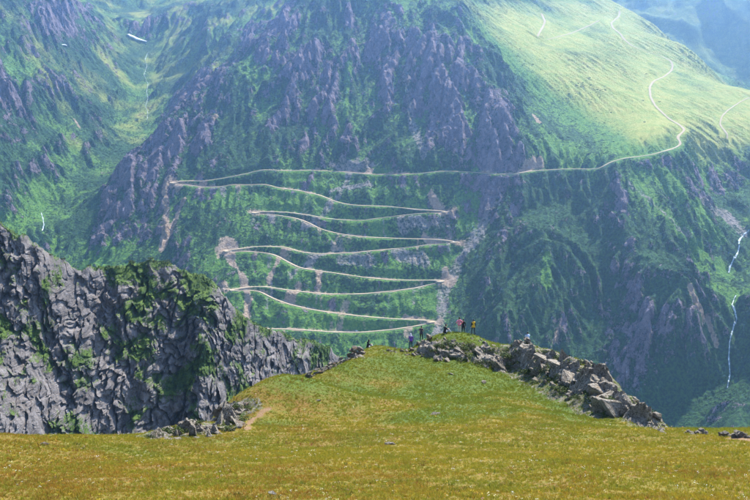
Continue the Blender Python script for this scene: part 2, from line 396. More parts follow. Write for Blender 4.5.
# the mountain's own mesh: finer near, coarser far
xs = np.arange(-1290, 1291, 3.0)
ys = [1050.0]
while ys[-1] < 3540: ys.append(ys[-1] + (5.0 if ys[-1] < 1330 else 2.4 if ys[-1] < 2000 else 3.2 if ys[-1] < 2400 else 5.5))
ys = np.array(ys)
MX, MY = np.meshgrid(xs, ys)
MZ = upsample(Hs, GX0, GY0, CELL, MX, MY)
m_meadow, m_bends, m_crag = (bilin(a, GX0, GY0, CELL, MX, MY) for a in (meadow_r, bends, crag))
gyy, gxx = np.gradient(Hs, CELL); slopeS = bilin(np.hypot(gxx, gyy), GX0, GY0, CELL, MX, MY)
# concavity tells gullies from ribs
def boxblur(H, r):
    k = np.ones(2 * r + 1) / (2 * r + 1)
    H = np.apply_along_axis(lambda v: np.convolve(np.pad(v, r, 'edge'), k, 'valid'), 0, H)
    return np.apply_along_axis(lambda v: np.convolve(np.pad(v, r, 'edge'), k, 'valid'), 1, H)
conv = bilin(Hs - boxblur(Hs, 7), GX0, GY0, CELL, MX, MY)
nA = fbm2(MX / 85, MY / 85, 5, 61); nB = fbm2(MX / 30, MY / 55, 4, 71); nC = fbm2(MX / 200, MY / 200, 3, 81)
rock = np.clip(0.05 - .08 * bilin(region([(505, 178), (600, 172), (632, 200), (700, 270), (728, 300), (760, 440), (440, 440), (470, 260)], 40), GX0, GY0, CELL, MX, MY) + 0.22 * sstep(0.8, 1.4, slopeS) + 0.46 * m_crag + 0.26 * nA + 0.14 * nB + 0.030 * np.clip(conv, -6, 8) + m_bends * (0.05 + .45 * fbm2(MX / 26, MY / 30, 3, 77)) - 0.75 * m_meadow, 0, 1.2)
fine = rock * (1 - m_meadow)
rv = np.nonzero((fine > .22) & (MY < 2650))
pr = np.c_[MX[rv], MY[rv], MZ[rv]]; wrp = fbm2(pr[:, 0] / 14, pr[:, 1] / 14, 2, 93)[:, None] * 5
_, _, b1, tb1 = voronoi3((pr + wrp) / [17, 17, 24], 87, True); c1, c2, b2 = voronoi3((pr + wrp) / [7, 7, 9], 89)
MZ[rv] += np.clip(fine[rv] * 1.3, 0, 1) * (5.0 * (b1 - .5) + 6.0 * tb1 + 2.6 * (b2 - .5) + 1.6 * np.minimum(c2 - c1, .4)) * sstep(1330, 1420, pr[:, 1])
MZ += fine * (0.9 * (ridged2(MX / 20, MY / 22, 3, 91) - 0.8) + 2.2 * fbm2(MX / 9, MY / 11, 2, 95)) * sstep(1330, 1420, MY)
MZ += (1 - fine) * 0.8 * (1 - 0.6 * m_meadow) * fbm2(MX / 9, MY / 9, 2, 97)
lush = np.clip(0.42 + 0.35 * nC + 0.28 * nA - 0.03 * np.clip(conv, -6, 6), 0, 1)
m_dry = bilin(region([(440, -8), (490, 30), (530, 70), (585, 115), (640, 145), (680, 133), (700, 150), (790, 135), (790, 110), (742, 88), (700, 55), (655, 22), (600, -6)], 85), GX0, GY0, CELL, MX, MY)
m_sunlit = bilin(region([(80, -12), (330, -12), (240, 40), (170, 95), (148, 70), (105, 20)], 60), GX0, GY0, CELL, MX, MY)  # sunlight at the left valley head, painted as paler yellow grass
dry = np.clip(np.maximum(m_dry * (0.95 + 0.5 * nC), 0.58 * m_sunlit + 0.4 * nC * m_sunlit), 0, 1.2)
m_scrub_shade = bilin(region([(505, 178), (600, 172), (632, 200), (700, 270), (728, 300), (760, 440), (440, 440), (470, 260)], 40), GX0, GY0, CELL, MX, MY)  # dark scrub, deepened in colour to stand in for cloud shadow
lush = np.clip(lush - .6 * (1 - sstep(1370, 1450, MY - np.where(MX > 420, 70, 0))) - .52 * m_scrub_shade + 0.35 * m_meadow + .2 * m_bends, 0, 1)  # the near foot is coloured darker too, as painted shade
rock = np.clip(rock - .25 * m_sunlit, 0, 1.2)
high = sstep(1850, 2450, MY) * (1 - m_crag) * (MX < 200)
dry = np.clip(np.maximum(dry, .42 * high + .5 * nA * high), 0, 1.2)  # warm light on the upper slopes, put into the grass colour
scree = np.zeros_like(MX); soil = np.zeros_like(MX)
def paint(mask, pix, width, amount=.72):
    pts = cast(*resample(np.array(pix, float), 4.0).T, Hs)
    lo, hi = pts.min(0) - 60, pts.max(0) + 60
    js = np.nonzero((ys > lo[1]) & (ys < hi[1]))[0]; is_ = np.nonzero((xs > lo[0]) & (xs < hi[0]))[0]
    if not len(js) or not len(is_): return
    sl = (slice(js[0], js[-1] + 1), slice(is_[0], is_[-1] + 1))
    d = seg_dist(MX[sl], MY[sl], pts) + nB[sl] * width * 0.5
    mask[sl] = np.maximum(mask[sl], amount * (1 - sstep(width * 0.35, width, d)))
for pix, w in (([(405, 70), (408, 100), (415, 130), (424, 156)], 11), ([(494, 205), (478, 235), (462, 255), (447, 285), (440, 318), (436, 340)], 15), ([(447, 212), (452, 240)], 9),
               ([(357, 160), (345, 185), (322, 215), (305, 230)], 9), ([(340, 245), (310, 262), (290, 275)], 10), ([(700, 200), (725, 215), (745, 235)], 16),
               ([(630, 185), (655, 205), (690, 240)], 7), ([(330, 165), (380, 165)], 8), ([(370, 185), (330, 190)], 7), ([(400, 225), (440, 225)], 10), ([(395, 255), (425, 262)], 12), ([(340, 262), (375, 262)], 10)):
    paint(scree, pix, w)
for hx_, hy_ in ((173, 183), (446, 211.5), (255, 212.8), (455, 241.8), (226, 250.8), (442, 280.6), (232, 290.2), (432, 321.3)): paint(soil, [(hx_ - 4, hy_ - 1), (hx_ + 5, hy_ + 1)], 17, .85)
for pix, w in (([(165, 190), (166, 215), (162, 250)], 9), ([(184, 200), (172, 228), (164, 248)], 8), ([(226, 252), (231, 260), (238, 271), (246, 289), (248, 310)], 11), ([(222, 240), (232, 247)], 14), ([(250, 300), (246, 320)], 12),
               ([(425, 236), (440, 237)], 9), ([(405, 316), (425, 317)], 7), ([(283, 253), (270, 280)], 6), ([(300, 285), (290, 300)], 10), ([(320, 268), (318, 283)], 7), ([(533, 115), (538, 122)], 8), ([(213, 120), (216, 116)], 8),
               ([(75, 120), (80, 128)], 7), ([(690, 290), (705, 320), (715, 345)], 6), ([(560, 325), (556, 340)], 6), ([(430, 195), (440, 208)], 8), ([(445, 270), (440, 285)], 12), ([(345, 172), (372, 170)], 7), ([(540, 160), (520, 166)], 8)):
    paint(soil, pix, w, .92)
rsp = random.Random(9); mp_ = resample(np.array(MAIN[45:], float), 1.0)
for k in range(75):
    a_ = mp_[rsp.randrange(len(mp_))]; ln = rsp.uniform(6, 15); sl_ = rsp.uniform(-.5, .3)
    paint(soil if rsp.random() < .6 else scree, [tuple(a_ + [0, rsp.choice((1.0, -ln * .6))]), tuple(a_ + [sl_ * ln, ln])], rsp.uniform(3, 9), rsp.uniform(.45, .75))
for pix, w in (([(390, 300), (430, 300)], 26), ([(300, 275), (270, 262)], 24), ([(215, 200), (300, 205)], 24), ([(345, 120), (350, 60)], 10), ([(640, 190), (700, 250), (725, 275)], 18), ([(665, 175), (720, 235)], 22), ([(548, 260), (545, 285)], 14), ([(300, 320), (400, 327)], 14)):
    lm = np.zeros_like(MX); paint(lm, pix, w, 1.0); lush = np.maximum(lush, lm * 0.95); rock *= 1 - 0.6 * lm
# roads cut a bench into the slope; the bank above stays bare
rd = np.full(MX.shape, 1e9); rz = np.zeros(MX.shape)
for pts in roads:
    p = resample(pts, 2.0)
    ic = np.round((p[:, 0] - xs[0]) / 3.0).astype(int); jc = np.searchsorted(ys, p[:, 1])
    for dj in range(-10, 11):
        for di in range(-8, 9):
            i, j = ic + di, jc + dj; ok = (i >= 0) & (i < len(xs)) & (j >= 0) & (j < len(ys)); i, j, q = i[ok], j[ok], p[ok]
            d = np.hypot(xs[i] - q[:, 0], ys[j] - q[:, 1])
            o = np.argsort(-d); i, j, d, q = i[o], j[o], d[o], q[o]
            better = d < rd[j, i]; i, j, d, q = i[better], j[better], d[better], q[better]
            rd[j, i] = d; rz[j, i] = q[:, 2]
t = sstep(4.0, 17.0, rd)
cutz = np.where(rd < 40, rz - 0.5, MZ)
uphill = (MZ > rz) & (rd < 40)
MZ = np.where(rd < 40, cutz * (1 - t) + MZ * t, MZ)
soil = np.maximum(soil, np.where(uphill, 0.78 * (1 - sstep(4, 13, rd)) * np.clip(.75 + nA, .3, 1.2), 0.35 * (1 - sstep(4, 8, rd))) * (1 - m_meadow))
rock = np.where(rd < 8, rock * 0.4, rock)
MAT_MOUNT = mountain_material()
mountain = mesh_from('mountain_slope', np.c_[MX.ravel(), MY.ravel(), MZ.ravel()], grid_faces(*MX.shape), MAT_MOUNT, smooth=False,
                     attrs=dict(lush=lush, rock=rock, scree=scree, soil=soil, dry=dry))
tag(mountain, 'steep green and purple grey mountainside across the valley', kind='structure')

# gravel roads as ribbons with a bank of pale spoil on the downhill side
def road_mats():
    m = Mat('road_gravel', 0.95); m.color(m.mix(m.noise(0.5, 4), (0.28, 0.215, 0.14), (0.45, 0.36, 0.25)))
    e = Mat('road_spoil', 0.95); e.color(m_mix_spoil(e)); return m.m, e.m
def m_mix_spoil(e): return e.mix(e.noise(0.4, 4), (0.26, 0.20, 0.135), (0.44, 0.36, 0.26))
M_ROAD, M_SPOIL = road_mats()
def pix_x(p): d = p - CAM; return 375 + F * d[:, 0] / (d[:, 1] * CP - d[:, 2] * SP)
def pix_y(p): d = p - CAM; return 250 - F * (d[:, 1] * SP + d[:, 2] * CP) / (d[:, 1] * CP - d[:, 2] * SP)
HAIRPINS = [(173, 183), (446, 211.5), (255, 212.8), (455, 241.8), (226, 250.8), (442, 280.6), (232, 290.2), (432, 321.3)]
def road(name, pts, w, label, bank=1.6, pads=()):
    p = pts; tdir = np.gradient(p[:, :2], axis=0); tdir /= np.linalg.norm(tdir, axis=1)[:, None] + 1e-9
    nrm = np.c_[-tdir[:, 1], tdir[:, 0]]
    e = 5.0
    zl = upsample(Hs, GX0, GY0, CELL, p[:, 0] + nrm[:, 0] * 14, p[:, 1] + nrm[:, 1] * 14); zr = upsample(Hs, GX0, GY0, CELL, p[:, 0] - nrm[:, 0] * 14, p[:, 1] - nrm[:, 1] * 14)
    steep = np.clip((zr - zl) / 28, -1, 1)                     # positive: downhill is on the left
    sd = np.sign(gsmooth(steep, 3)); sd[sd == 0] = 1
    wv = w * (1 + 0.45 * perlin2(np.arange(len(p)) / 7.0, np.zeros(len(p)), 3))
    up = gsmooth(0.25 + 0 * wv, 1)
    L = p + np.c_[nrm * wv[:, None] * .5, up]; R = p - np.c_[nrm * wv[:, None] * .5, -up]
    RV = [np.stack([L, R], 1).reshape(-1, 3)]; RF = [grid_faces(len(p), 2)]; off = len(RV[0])
    for hx_, hy_ in pads:                                      # the turning place of a hairpin
        k0 = int(np.argmin(np.hypot(pix_x(p) - hx_, pix_y(p) - hy_))); cen_ = p[k0] + [0, 0, .28]
        a_ = np.linspace(0, 2 * np.pi, 17)[:-1]; rr_ = 7.5 * (1 + .25 * perlin2(a_ * 1.3, np.full(16, hx_), 6))
        ring_ = cen_ + np.c_[rr_ * np.cos(a_), rr_ * np.sin(a_), 0 * a_]; low_ = ring_ + np.c_[.25 * np.cos(a_), .25 * np.sin(a_), -2.2 + 0 * a_]
        RV.append(np.r_[cen_[None], ring_, low_]); i_ = np.arange(16); j_ = (i_ + 1) % 16
        RF += [np.c_[0 * i_ + off, 1 + i_ + off, 1 + j_ + off, 1 + j_ + off], np.c_[1 + i_ + off, 17 + i_ + off, 17 + j_ + off, 1 + j_ + off]]; off += 33
    fq = np.concatenate(RF); me_ = bpy.data.meshes.new(name); me_.from_pydata(np.concatenate(RV).tolist(), [], [tuple(dict.fromkeys(f)) for f in fq.tolist()]); me_.materials.append(M_ROAD)
    ro = bpy.data.objects.new(name, me_); COL.objects.link(ro)
    tag(ro, label, kind='structure')
    b = bank * np.clip(np.abs(gsmooth(steep, 3)) * 1.8, 0, 1.2) * (0.7 + 0.5 * np.abs(perlin2(np.arange(len(p)) / 6.0, np.ones(len(p)), 8)))
    edge = np.where(sd[:, None] > 0, L, R) - [0, 0, 0.05]; foot = edge + np.c_[nrm * (sd * 0.35 * b)[:, None], -b - 0.2]
    eb = mesh_from('embankment', np.stack([edge, foot], 1).reshape(-1, 3), grid_faces(len(p), 2), M_SPOIL, parent=ro)
    return ro
road('switchback_road', roads[0], 4.3, 'pale gravel road zigzagging in many hairpin bends up the mountainside', pads=HAIRPINS)
road('meadow_track', roads[1], 4.5, 'pale dirt track bending sharply on the high meadow', 0.6)
road('meadow_track', roads[2], 3.0, 'narrow pale track winding down the meadow above the waterfall stream', 0.6)

# ------------------------------------------------------------------ a farther mountain beyond the high meadow
fp = []
for r in ((600, -60, 5200), (660, 0, 4600), (620, 5, 4700), (750, 20, 4300), (720, 60, 4200), (750, 95, 4000), (680, 40, 4350), (860, -40, 4500), (820, 100, 3900), (760, 150, 3700), (700, 120, 3800), (900, 150, 3700), (500, -20, 5200), (560, 40, 4900), (740, -30, 4700)):
    fp.append(at(*r))
ft = Tps(fp, lam=0.01)
fx, fy = np.meshgrid(np.arange(200, 3000, 9.0), np.arange(3600, 5600, 9.0))
fz = ft(fx, fy); fz += 70 * (ridged2((fx + fy * .4) / 420, (fy - fx * .3) / 900, 4, 201) - 1) + 14 * fbm2(fx / 90, fy / 90, 4, 205)
fn = fbm2(fx / 200, fy / 200, 4, 211)
far = mesh_from('far_mountain', np.c_[fx.ravel(), fy.ravel(), fz.ravel()], grid_faces(*fx.shape), MAT_MOUNT,
                attrs=dict(lush=np.clip(0.5 + fn * .4, 0, 1), rock=np.clip(0.25 + fn * .4, 0, 1), scree=0 * fx, soil=0 * fx, dry=np.clip(0.55 + fn * .3, 0, 1)))
tag(far, 'hazy blue mountain flank rising behind the high meadow', kind='structure')

# ------------------------------------------------------------------ the grassy hill in front
HP = []
def hp(*rows):
    for r in rows: HP.append(at(*r))
rim = [(-500, 452, 52), (-200, 446, 56), (0, 441, 60), (70, 440, 62), (142, 438, 66), (160, 433, 68), (190, 425, 71), (206, 433, 72), (222, 412, 77), (238, 406, 81), (252, 404, 85), (300, 381, 94), (345, 361, 102), (370, 350, 106), (411, 350.5, 106), (421, 342.5, 106), (432, 338, 106), (445, 334, 106), (460, 334, 107), (473, 335.5, 106.5), (490, 342, 106),
       (515, 346, 105), (530, 342, 103), (545, 347, 101), (560, 357, 99), (580, 361, 96), (600, 372, 92), (620, 386, 87), (640, 401, 81), (655, 415, 76), (667, 431, 72), (700, 433, 69), (750, 437, 67), (950, 443, 62), (1250, 450, 58)]
hp(*rim)
for px, py, Y in rim:
    q = at(px, py, Y); d = np.array([(px - 375) / F, 1.0]); d /= np.linalg.norm(d)
    for a, z in ((6, 3.2), (22, 20), (50, 60)): HP.append(np.array([q[0] + d[0] * a * 1.0, q[1] + d[1] * a, q[2] - z - 0.3 * a]))
hp((0, 500, 28), (375, 500, 28), (750, 500, 28), (375, 468, 40), (0, 468, 40), (750, 468, 42), (375, 440, 58), (375, 410, 76), (375, 380, 92), (300, 410, 75), (450, 380, 93), (480, 372, 97), (505, 368, 100), (530, 384, 95), (560, 398, 88), (590, 411, 82), (620, 421, 77), (645, 430, 71.5), (520, 398, 86), (560, 412, 78), (600, 424, 71),
   (450, 410, 76), (550, 440, 58), (660, 442, 57), (200, 446, 58), (600, 470, 40), (160, 470, 40), (330, 390, 87), (420, 362, 101))
HP += [np.array([0, 0, CAM[2] - 1.75]), np.array([-20, 0, CAM[2] - 2.4]), np.array([20, 0, CAM[2] - 2.4]), np.array([0, -25, CAM[2] + 2]), np.array([0, 14, CAM[2] - 7.6]), np.array([-12, 14, CAM[2] - 7.8]), np.array([12, 14, CAM[2] - 7.8])]
hs = Tps(HP, lam=0.00002, scale=60)
hx0, hy0, hc = -95.0, -20.0, 0.5
hxs, hys = np.arange(hx0, 95.1, hc), np.arange(hy0, 190.1, hc)
HX, HY = np.meshgrid(hxs, hys)
HZ = np.maximum(hs(HX, HY), CAM[2] - 260)
hn1 = fbm2(HX / 14, HY / 14, 3, 301); hn2 = fbm2(HX / 3.2, HY / 3.2, 4, 311)
HZ += 0.22 * hn1 * sstep(10, 30, HY) + 0.07 * hn2
def hill_z(x, y): return bilin(HZ, hx0, hy0, hc, np.asarray(x, float), np.asarray(y, float))
def hill_cast(px, py, y0=12.0, y1=125.0):
    d = ray(np.atleast_1d(px), np.atleast_1d(py)); out = []
    ts = np.arange(y0, y1, 0.1)
    for k in range(len(d)):
        q = CAM + d[k] * (ts[:, None] / d[k, 1]); h = hill_z(q[:, 0], q[:, 1]); b = np.nonzero(q[:, 2] < h)[0]
        out.append(q[b[0]] if len(b) else np.array([np.nan] * 3))
    return np.array(out)
# screen position only used to know which patch of ground is which
def hill_masks(X, Y):
    n = fbm2(X / 9, Y / 9, 4, 321)
    right = sstep(-8, 16, X - (Y - 60) * 0.10) * sstep(60, 96, Y + n * 9)         # the fresh green flank under the outcrop
    crest = sstep(28, 112, Y + n * 16) * 0.62
    return np.clip(0.08 + right * 0.68 + crest + 0.26 * n, 0, 1)
hgreen = hill_masks(HX, HY)
def hill_material():
    m = Mat('meadow_turf', 0.95)
    g = m.attr('green'); n1 = m.noise(0.25, 5, 0.6); n2 = m.noise(1.6, 5, 0.65); n3 = m.noise(7, 3)
    a = m.mix(m.ramp(n1, 0.35, 0.65), (0.125, 0.072, 0.014), (0.150, 0.105, 0.012)); a = m.mix(m.ramp(n2, 0.40, 0.68), a, (0.110, 0.100, 0.012))
    b = m.mix(m.ramp(n2, 0.35, 0.7), (0.040, 0.070, 0.008), (0.080, 0.100, 0.010))
    c = m.mix(m.ramp(m.math('ADD', g, m.math('MULTIPLY', m.math('SUBTRACT', n2, 0.5), 0.8)), 0.3, 0.8), a, b)
    c = m.mix(m.ramp(n3, 0.62, 0.75, 0, .5), c, (0.09, 0.055, 0.02))
    so = m.mix(n2, (0.12, 0.070, 0.034), (0.20, 0.125, 0.065))
    c = m.mix(m.ramp(m.math('ADD', m.attr('soil'), m.math('MULTIPLY', m.math('SUBTRACT', n2, 0.5), 0.9)), 0.4, 0.65), c, so)
    bk = m.mix(m.ramp(n2, .42, .58), (.036, .060, .012), (.13, .115, .085)); bk = m.mix(m.ramp(n3, .5, .65, 0, .7), bk, (.22, .19, .15))
    c = m.mix(m.ramp(m.math('ADD', m.attr('bank'), m.math('MULTIPLY', m.math('SUBTRACT', n2, 0.5), 1.2)), 0.4, 0.65), c, bk)
    m.color(c); m.bump(m.math('ADD', n2, m.math('MULTIPLY', n3, 0.5)), 0.8, 0.15); return m.m
hsoil = np.zeros_like(HX)
for pix, w in (([(246, 426), (254, 419), (262, 413), (268, 409)], .28), ([(250, 422), (244, 430)], .3), ([(735, 438), (750, 440)], 0.5)):
    q = hill_cast(*np.array(pix, float).T); q = q[~np.isnan(q[:, 0])]
    if len(q) > 1: hsoil = np.maximum(hsoil, 1 - sstep(w * .5, w * 1.2, seg_dist(HX, HY, q)))
hbank = np.zeros_like(HX)
for pix, w in (([(508, 355), (530, 362), (545, 370), (565, 378), (590, 390), (615, 402), (640, 415), (660, 428)], 2.6), ([(520, 345), (545, 352), (580, 368), (610, 384), (640, 406)], 2.2), ([(430, 348), (455, 352), (480, 356), (505, 362)], 1.6), ([(150, 437), (190, 430)], 1.2), ([(215, 428), (230, 414), (245, 408)], 1.4)):
    q = hill_cast(*np.array(pix, float).T); q = q[~np.isnan(q[:, 0])]
    if len(q) > 1: hbank = np.maximum(hbank, 1 - sstep(w * .5, w * 1.3, seg_dist(HX, HY, q)))
HZ += hbank * .35 * fbm2(HX / 1.6, HY / 1.6, 3, 371)
hill = mesh_from('meadow_hill', np.c_[HX.ravel(), HY.ravel(), HZ.ravel()], grid_faces(*HX.shape), hill_material(), attrs=dict(green=hgreen, soil=hsoil, bank=hbank))
tag(hill, 'golden brown alpine meadow hill in front', kind='structure')

# ------------------------------------------------------------------ the craggy ridge on the left
def cliff_material():
    m = Mat('cliff_rock', 0.92); co = m.coord()
    cen = lambda x, k: m.math('MULTIPLY', m.math('SUBTRACT', x, 0.5), k)
    n1 = m.noise(0.06, 5, 0.6); n2 = m.noise(0.4, 6, 0.7); n3 = m.noise(1.6, 6, 0.72)
    st = m.noise(0.22, 7, 0.72, vec=m.scale(co, (1, 1, 0.4)), dist=0.15)
    r = m.mix(m.ramp(st, 0.36, 0.62), (0.055, 0.048, 0.048), (0.200, 0.178, 0.174))
    r = m.mix(m.ramp(n3, 0.50, 0.72, 0, 0.85), r, (0.31, 0.28, 0.27))
    r = m.mix(m.ramp(n3, 0.44, 0.30, 0, 0.85), r, (0.028, 0.025, 0.027))
    vb = m.voro(0.55, 'F1', vec=m.scale(co, (1, 1, 0.7)), out='Color'); sep = m.node('ShaderNodeSeparateColor'); m.l.new(vb, sep.inputs[0])
    r = m.mix(m.ramp(sep.outputs[0], 0.1, 0.9, 0.0, 0.55), r, m.mix(sep.outputs[1], (0.045, 0.040, 0.040), (0.22, 0.195, 0.185)))
    r = m.mix(m.ramp(n1, 0.5, 0.75, 0, 0.45), r, (0.17, 0.135, 0.115))
    gr = m.mix(m.ramp(n2, 0.36, 0.64), (0.020, 0.044, 0.010), (0.080, 0.125, 0.022))
    veg = m.ramp(m.math('ADD', m.attr('veg'), m.math('ADD', cen(n2, 1.7), cen(n3, 1.2))), 0.44, 0.60)
    m.color(m.mix(veg, r, gr))
    m.bump(m.math('ADD', m.math('MULTIPLY', n3, .5), m.math('MULTIPLY', st, .8)), 0.8, 1.0)
    return m.m
crest = [(-90, 165, 330), (-40, 200, 342), (0, 224, 352), (20, 235, 356), (45, 253, 362), (60, 262, 368), (75, 271, 374), (95, 270, 380), (110, 267, 385), (130, 266, 390), (150, 262, 395), (165, 262, 398), (185, 272, 400), (205, 276, 402),
         (217, 285, 402), (225, 300, 402), (245, 319, 408), (265, 328, 420), (290, 337, 435), (312, 341, 450), (335, 354, 470), (370, 374, 490), (430, 405, 520)]
cr = np.array([at(*c) for c in crest])
cu = resample(cr, 0.42); nu = len(cu)
for k in range(3): cu[:, k] = gsmooth(cu[:, k], 3)
down = np.r_[np.linspace(-40, -4, 22), np.linspace(-3.5, 3.5, 22), np.arange(4.0, 100, 0.42)]      # behind the crest, over it, down the face
CV, CU = np.meshgrid(down, np.arange(nu))
base = cu[CU.astype(int)]
dn = np.abs(CV)
sgn = np.where(CV < 0, 1.0, -1.0)
out_f = np.where(CV > 0, dn * 0.62 + 1.6 * (1 - np.exp(-dn / 2.0)), 0.8 * dn + 2.0 * (1 - np.exp(-dn / 2.0)))
drop = np.where(dn < 2, dn * dn / 4, dn - 1)
cliffP = base + np.stack([0.10 * dn * sgn * 0, sgn * out_f, -drop], -1)
# the near buttress low on the left
bx = np.exp(-((cliffP[..., 0] + 118) / 16) ** 2) * sstep(26, 60, CV) + 0.7 * np.exp(-((cliffP[..., 0] + 150) / 18) ** 2) * sstep(20, 45, CV)
cliffP[..., 1] -= 26 * bx
rib = np.exp(-((cliffP[..., 0] + 66 + 0.25 * CV * 0) / 5) ** 2) * sstep(3, 20, CV)
cliffP[..., 1] -= 9 * rib
q = cliffP.reshape(-1, 3)
face = sstep(-3, 3, CV).ravel()
big = 1 - np.abs(perlin3(q * [1 / 22, 1 / 60, 1 / 90] + fbm3(q / 30, 2, 403)[:, None] * [.3, 0, 0], 401)); big = big * big
mid = 1 - np.abs(perlin3(q * [1 / 7, 1 / 14, 1 / 24] + fbm3(q / 20, 2, 405)[:, None] * 0.35, 411))
d1, d2, cid, tl1 = voronoi3(q * [1 / 4.2, 1 / 4.2, 1 / 6.5] + fbm3(q / 9, 2, 421)[:, None] * 0.2, 431, True)
e1, e2, eid, tl2 = voronoi3(q * [1 / 1.6, 1 / 1.6, 1 / 2.3] + fbm3(q / 5, 2, 443)[:, None] * .12, 441, True)
ph = (q[:, 2] + 5 * perlin3(q / 18, 491) + 2.5 * perlin3(q / 7, 493)) / 8.5; terr = sstep(.55, 1, ph - np.floor(ph))
dy_ = -(9.5 * (big - 0.5) + 3.0 * (mid - 0.6)) + 0.5 * (terr - .3) - 1.8 * (cid - 0.5) - 2.3 * tl1 - 0.7 * (eid - .5) - 0.85 * tl2
fin = 1 - np.abs(perlin3(q * [1 / 2.6, 1 / 3.5, 1 / 6.5], 457)); dy_ = dy_ - 0.6 * (fin - .6)
for sc_, sd_, am_ in (([1 / 7., 1 / 14, 1 / 22], 501, 2.0), ([1 / 13., 1 / 24, 1 / 36], 503, 4.0), ([1 / 7., 1 / 9., 1 / 5.], 505, 1.2)):
    cw_ = 1 - np.abs(perlin3(q * sc_ + fbm3(q / 8, 2, sd_ + 1)[:, None] * .4, sd_)); dy_ = dy_ + am_ * sstep(.88, 1.0, cw_)
dz_ = 2.4 * perlin3(q / 11, 451) + 0.8 * (cid - .5) + 0.5 * perlin3(q / 2.2, 455)
damp = 0.25 + 0.75 * sstep(0, 8, dn).ravel()
q2 = q.copy(); q2[:, 1] += dy_ * damp * np.where(CV.ravel() > 0, 1, .4); q2[:, 0] += 0.8 * perlin3(q / 4, 461) * damp
q2[:, 2] += dz_ * (0.35 + 0.65 * damp) + (1 - sstep(0, 5, dn).ravel()) * (3.2 * np.maximum(0, perlin3(q * [1 / 3.2, 0, 0], 471)) + 1.6 * np.abs(perlin3(q * [1 / 1.4, 0, 0], 473)))
G = q2.reshape(cliffP.shape)
tu = np.gradient(G, axis=0); tv = np.gradient(G, axis=1); nn = np.cross(tu, tv); nn /= np.linalg.norm(nn, axis=-1)[..., None] + 1e-9
nz = np.abs(nn[..., 2]).ravel()
nzs = boxblur(nz.reshape(CV.shape), 3).ravel()
cv_n = fbm3(q / 14, 3, 481)
veg = np.clip(0.02 + 1.5 * (nzs - 0.40) + 0.85 * cv_n + 0.45 * (perlin3(np.c_[q[:, 0] + .45 * q[:, 2], q[:, 1], q[:, 2] * .3] / 11, 483)) + 0.10 + 0.22 * (1 - sstep(0, 16, dn).ravel()) * (0.4 + 0.6 * sstep(-115, -95, q[:, 0])) + 0.06, 0, 1)
cliff = mesh_from('rocky_ridge', q2, grid_faces(*CV.shape)[:, ::-1], cliff_material(), smooth=False, attrs=dict(veg=veg))
tag(cliff, 'craggy grey rock ridge with green ledges on the left', kind='structure')

# ------------------------------------------------------------------ streams, snow
def draped(pix, sig=3, step=2.0, H=Hs):
    p = resample(np.array(pix, float), 0.6); g = cast(p[:, 0], p[:, 1], H)
    Y = gsmooth(g[:, 1], sig); return resample(at(p[:, 0], p[:, 1], Y), step)
def mtn_z(x, y):                                   # height of the finished mountain mesh
    i = np.clip(((np.asarray(x) - xs[0]) / 3.0), 0, len(xs) - 2.001); j = np.clip(np.searchsorted(ys, y) - 1, 0, len(ys) - 2)
    i0 = i.astype(int); a = i - i0; b = np.clip((y - ys[j]) / (ys[j + 1] - ys[j]), 0, 1)
    return (MZ[j, i0] * (1 - a) + MZ[j, i0 + 1] * a) * (1 - b) + (MZ[j + 1, i0] * (1 - a) + MZ[j + 1, i0 + 1] * a) * b
def water_material():
    m = Mat('white_water', 0.35); n = m.noise(0.25, 5, 0.7)
    m.color(m.mix(m.ramp(n, 0.42, 0.62), (0.20, 0.28, 0.34), (0.70, 0.74, 0.78))); m.bump(n, 0.6, 0.6); return m.m
M_WATER = water_material()
def stream(pix, w, label):
    p = draped(pix); td = np.gradient(p[:, :2], axis=0); td /= np.linalg.norm(td, axis=1)[:, None] + 1e-9; nr = np.c_[-td[:, 1], td[:, 0]]
    wv = w * (1 + 0.5 * perlin2(np.arange(len(p)) / 7.0, np.full(len(p), 3.3), 9)); cols = []
    for s in (-1, -.5, 0, .5, 1):
        q = p[:, :2] + nr * (wv * s * .5)[:, None]; z = np.maximum(mtn_z(q[:, 0], q[:, 1]), mtn_z(p[:, 0], p[:, 1]) - .6) + 0.9 - 0.7 * abs(s); cols.append(np.c_[q, z])
    o = mesh_from('mountain_stream', np.stack(cols, 1).reshape(-1, 3), grid_faces(len(p), 5), M_WATER); tag(o, label, kind='structure')
stream([(749, 231), (744, 235), (739, 241), (739, 248), (737.6, 254), (733, 262), (730, 268), (728.5, 274)], 2.2, 'white cascading stream in the gorge below the high meadow')
stream([(735.8, 296), (732, 305), (735, 313), (736.5, 321), (732, 332), (729.5, 344), (728.6, 360), (730, 375), (727, 390)], 1.7, 'white stream falling along the dark foot of the right hand slope')
stream([(148, 52), (145, 60), (147, 66), (144, 75), (148, 84), (146.5, 92), (148, 99), (145.5, 106), (148, 113), (147, 121)], 1.0, 'thin white brook running down the hazy left valley')
stream([(41, 212), (43, 219), (44, 226), (42, 232)], 1.8, 'short white cascade at the mouth of the left valley')
def snow_material():
    m = Mat('old_snow', 0.6); m.color(m.mix(m.noise(0.3, 4), (0.72, 0.74, 0.78), (0.86, 0.87, 0.88))); return m.m
M_SNOW = snow_material()
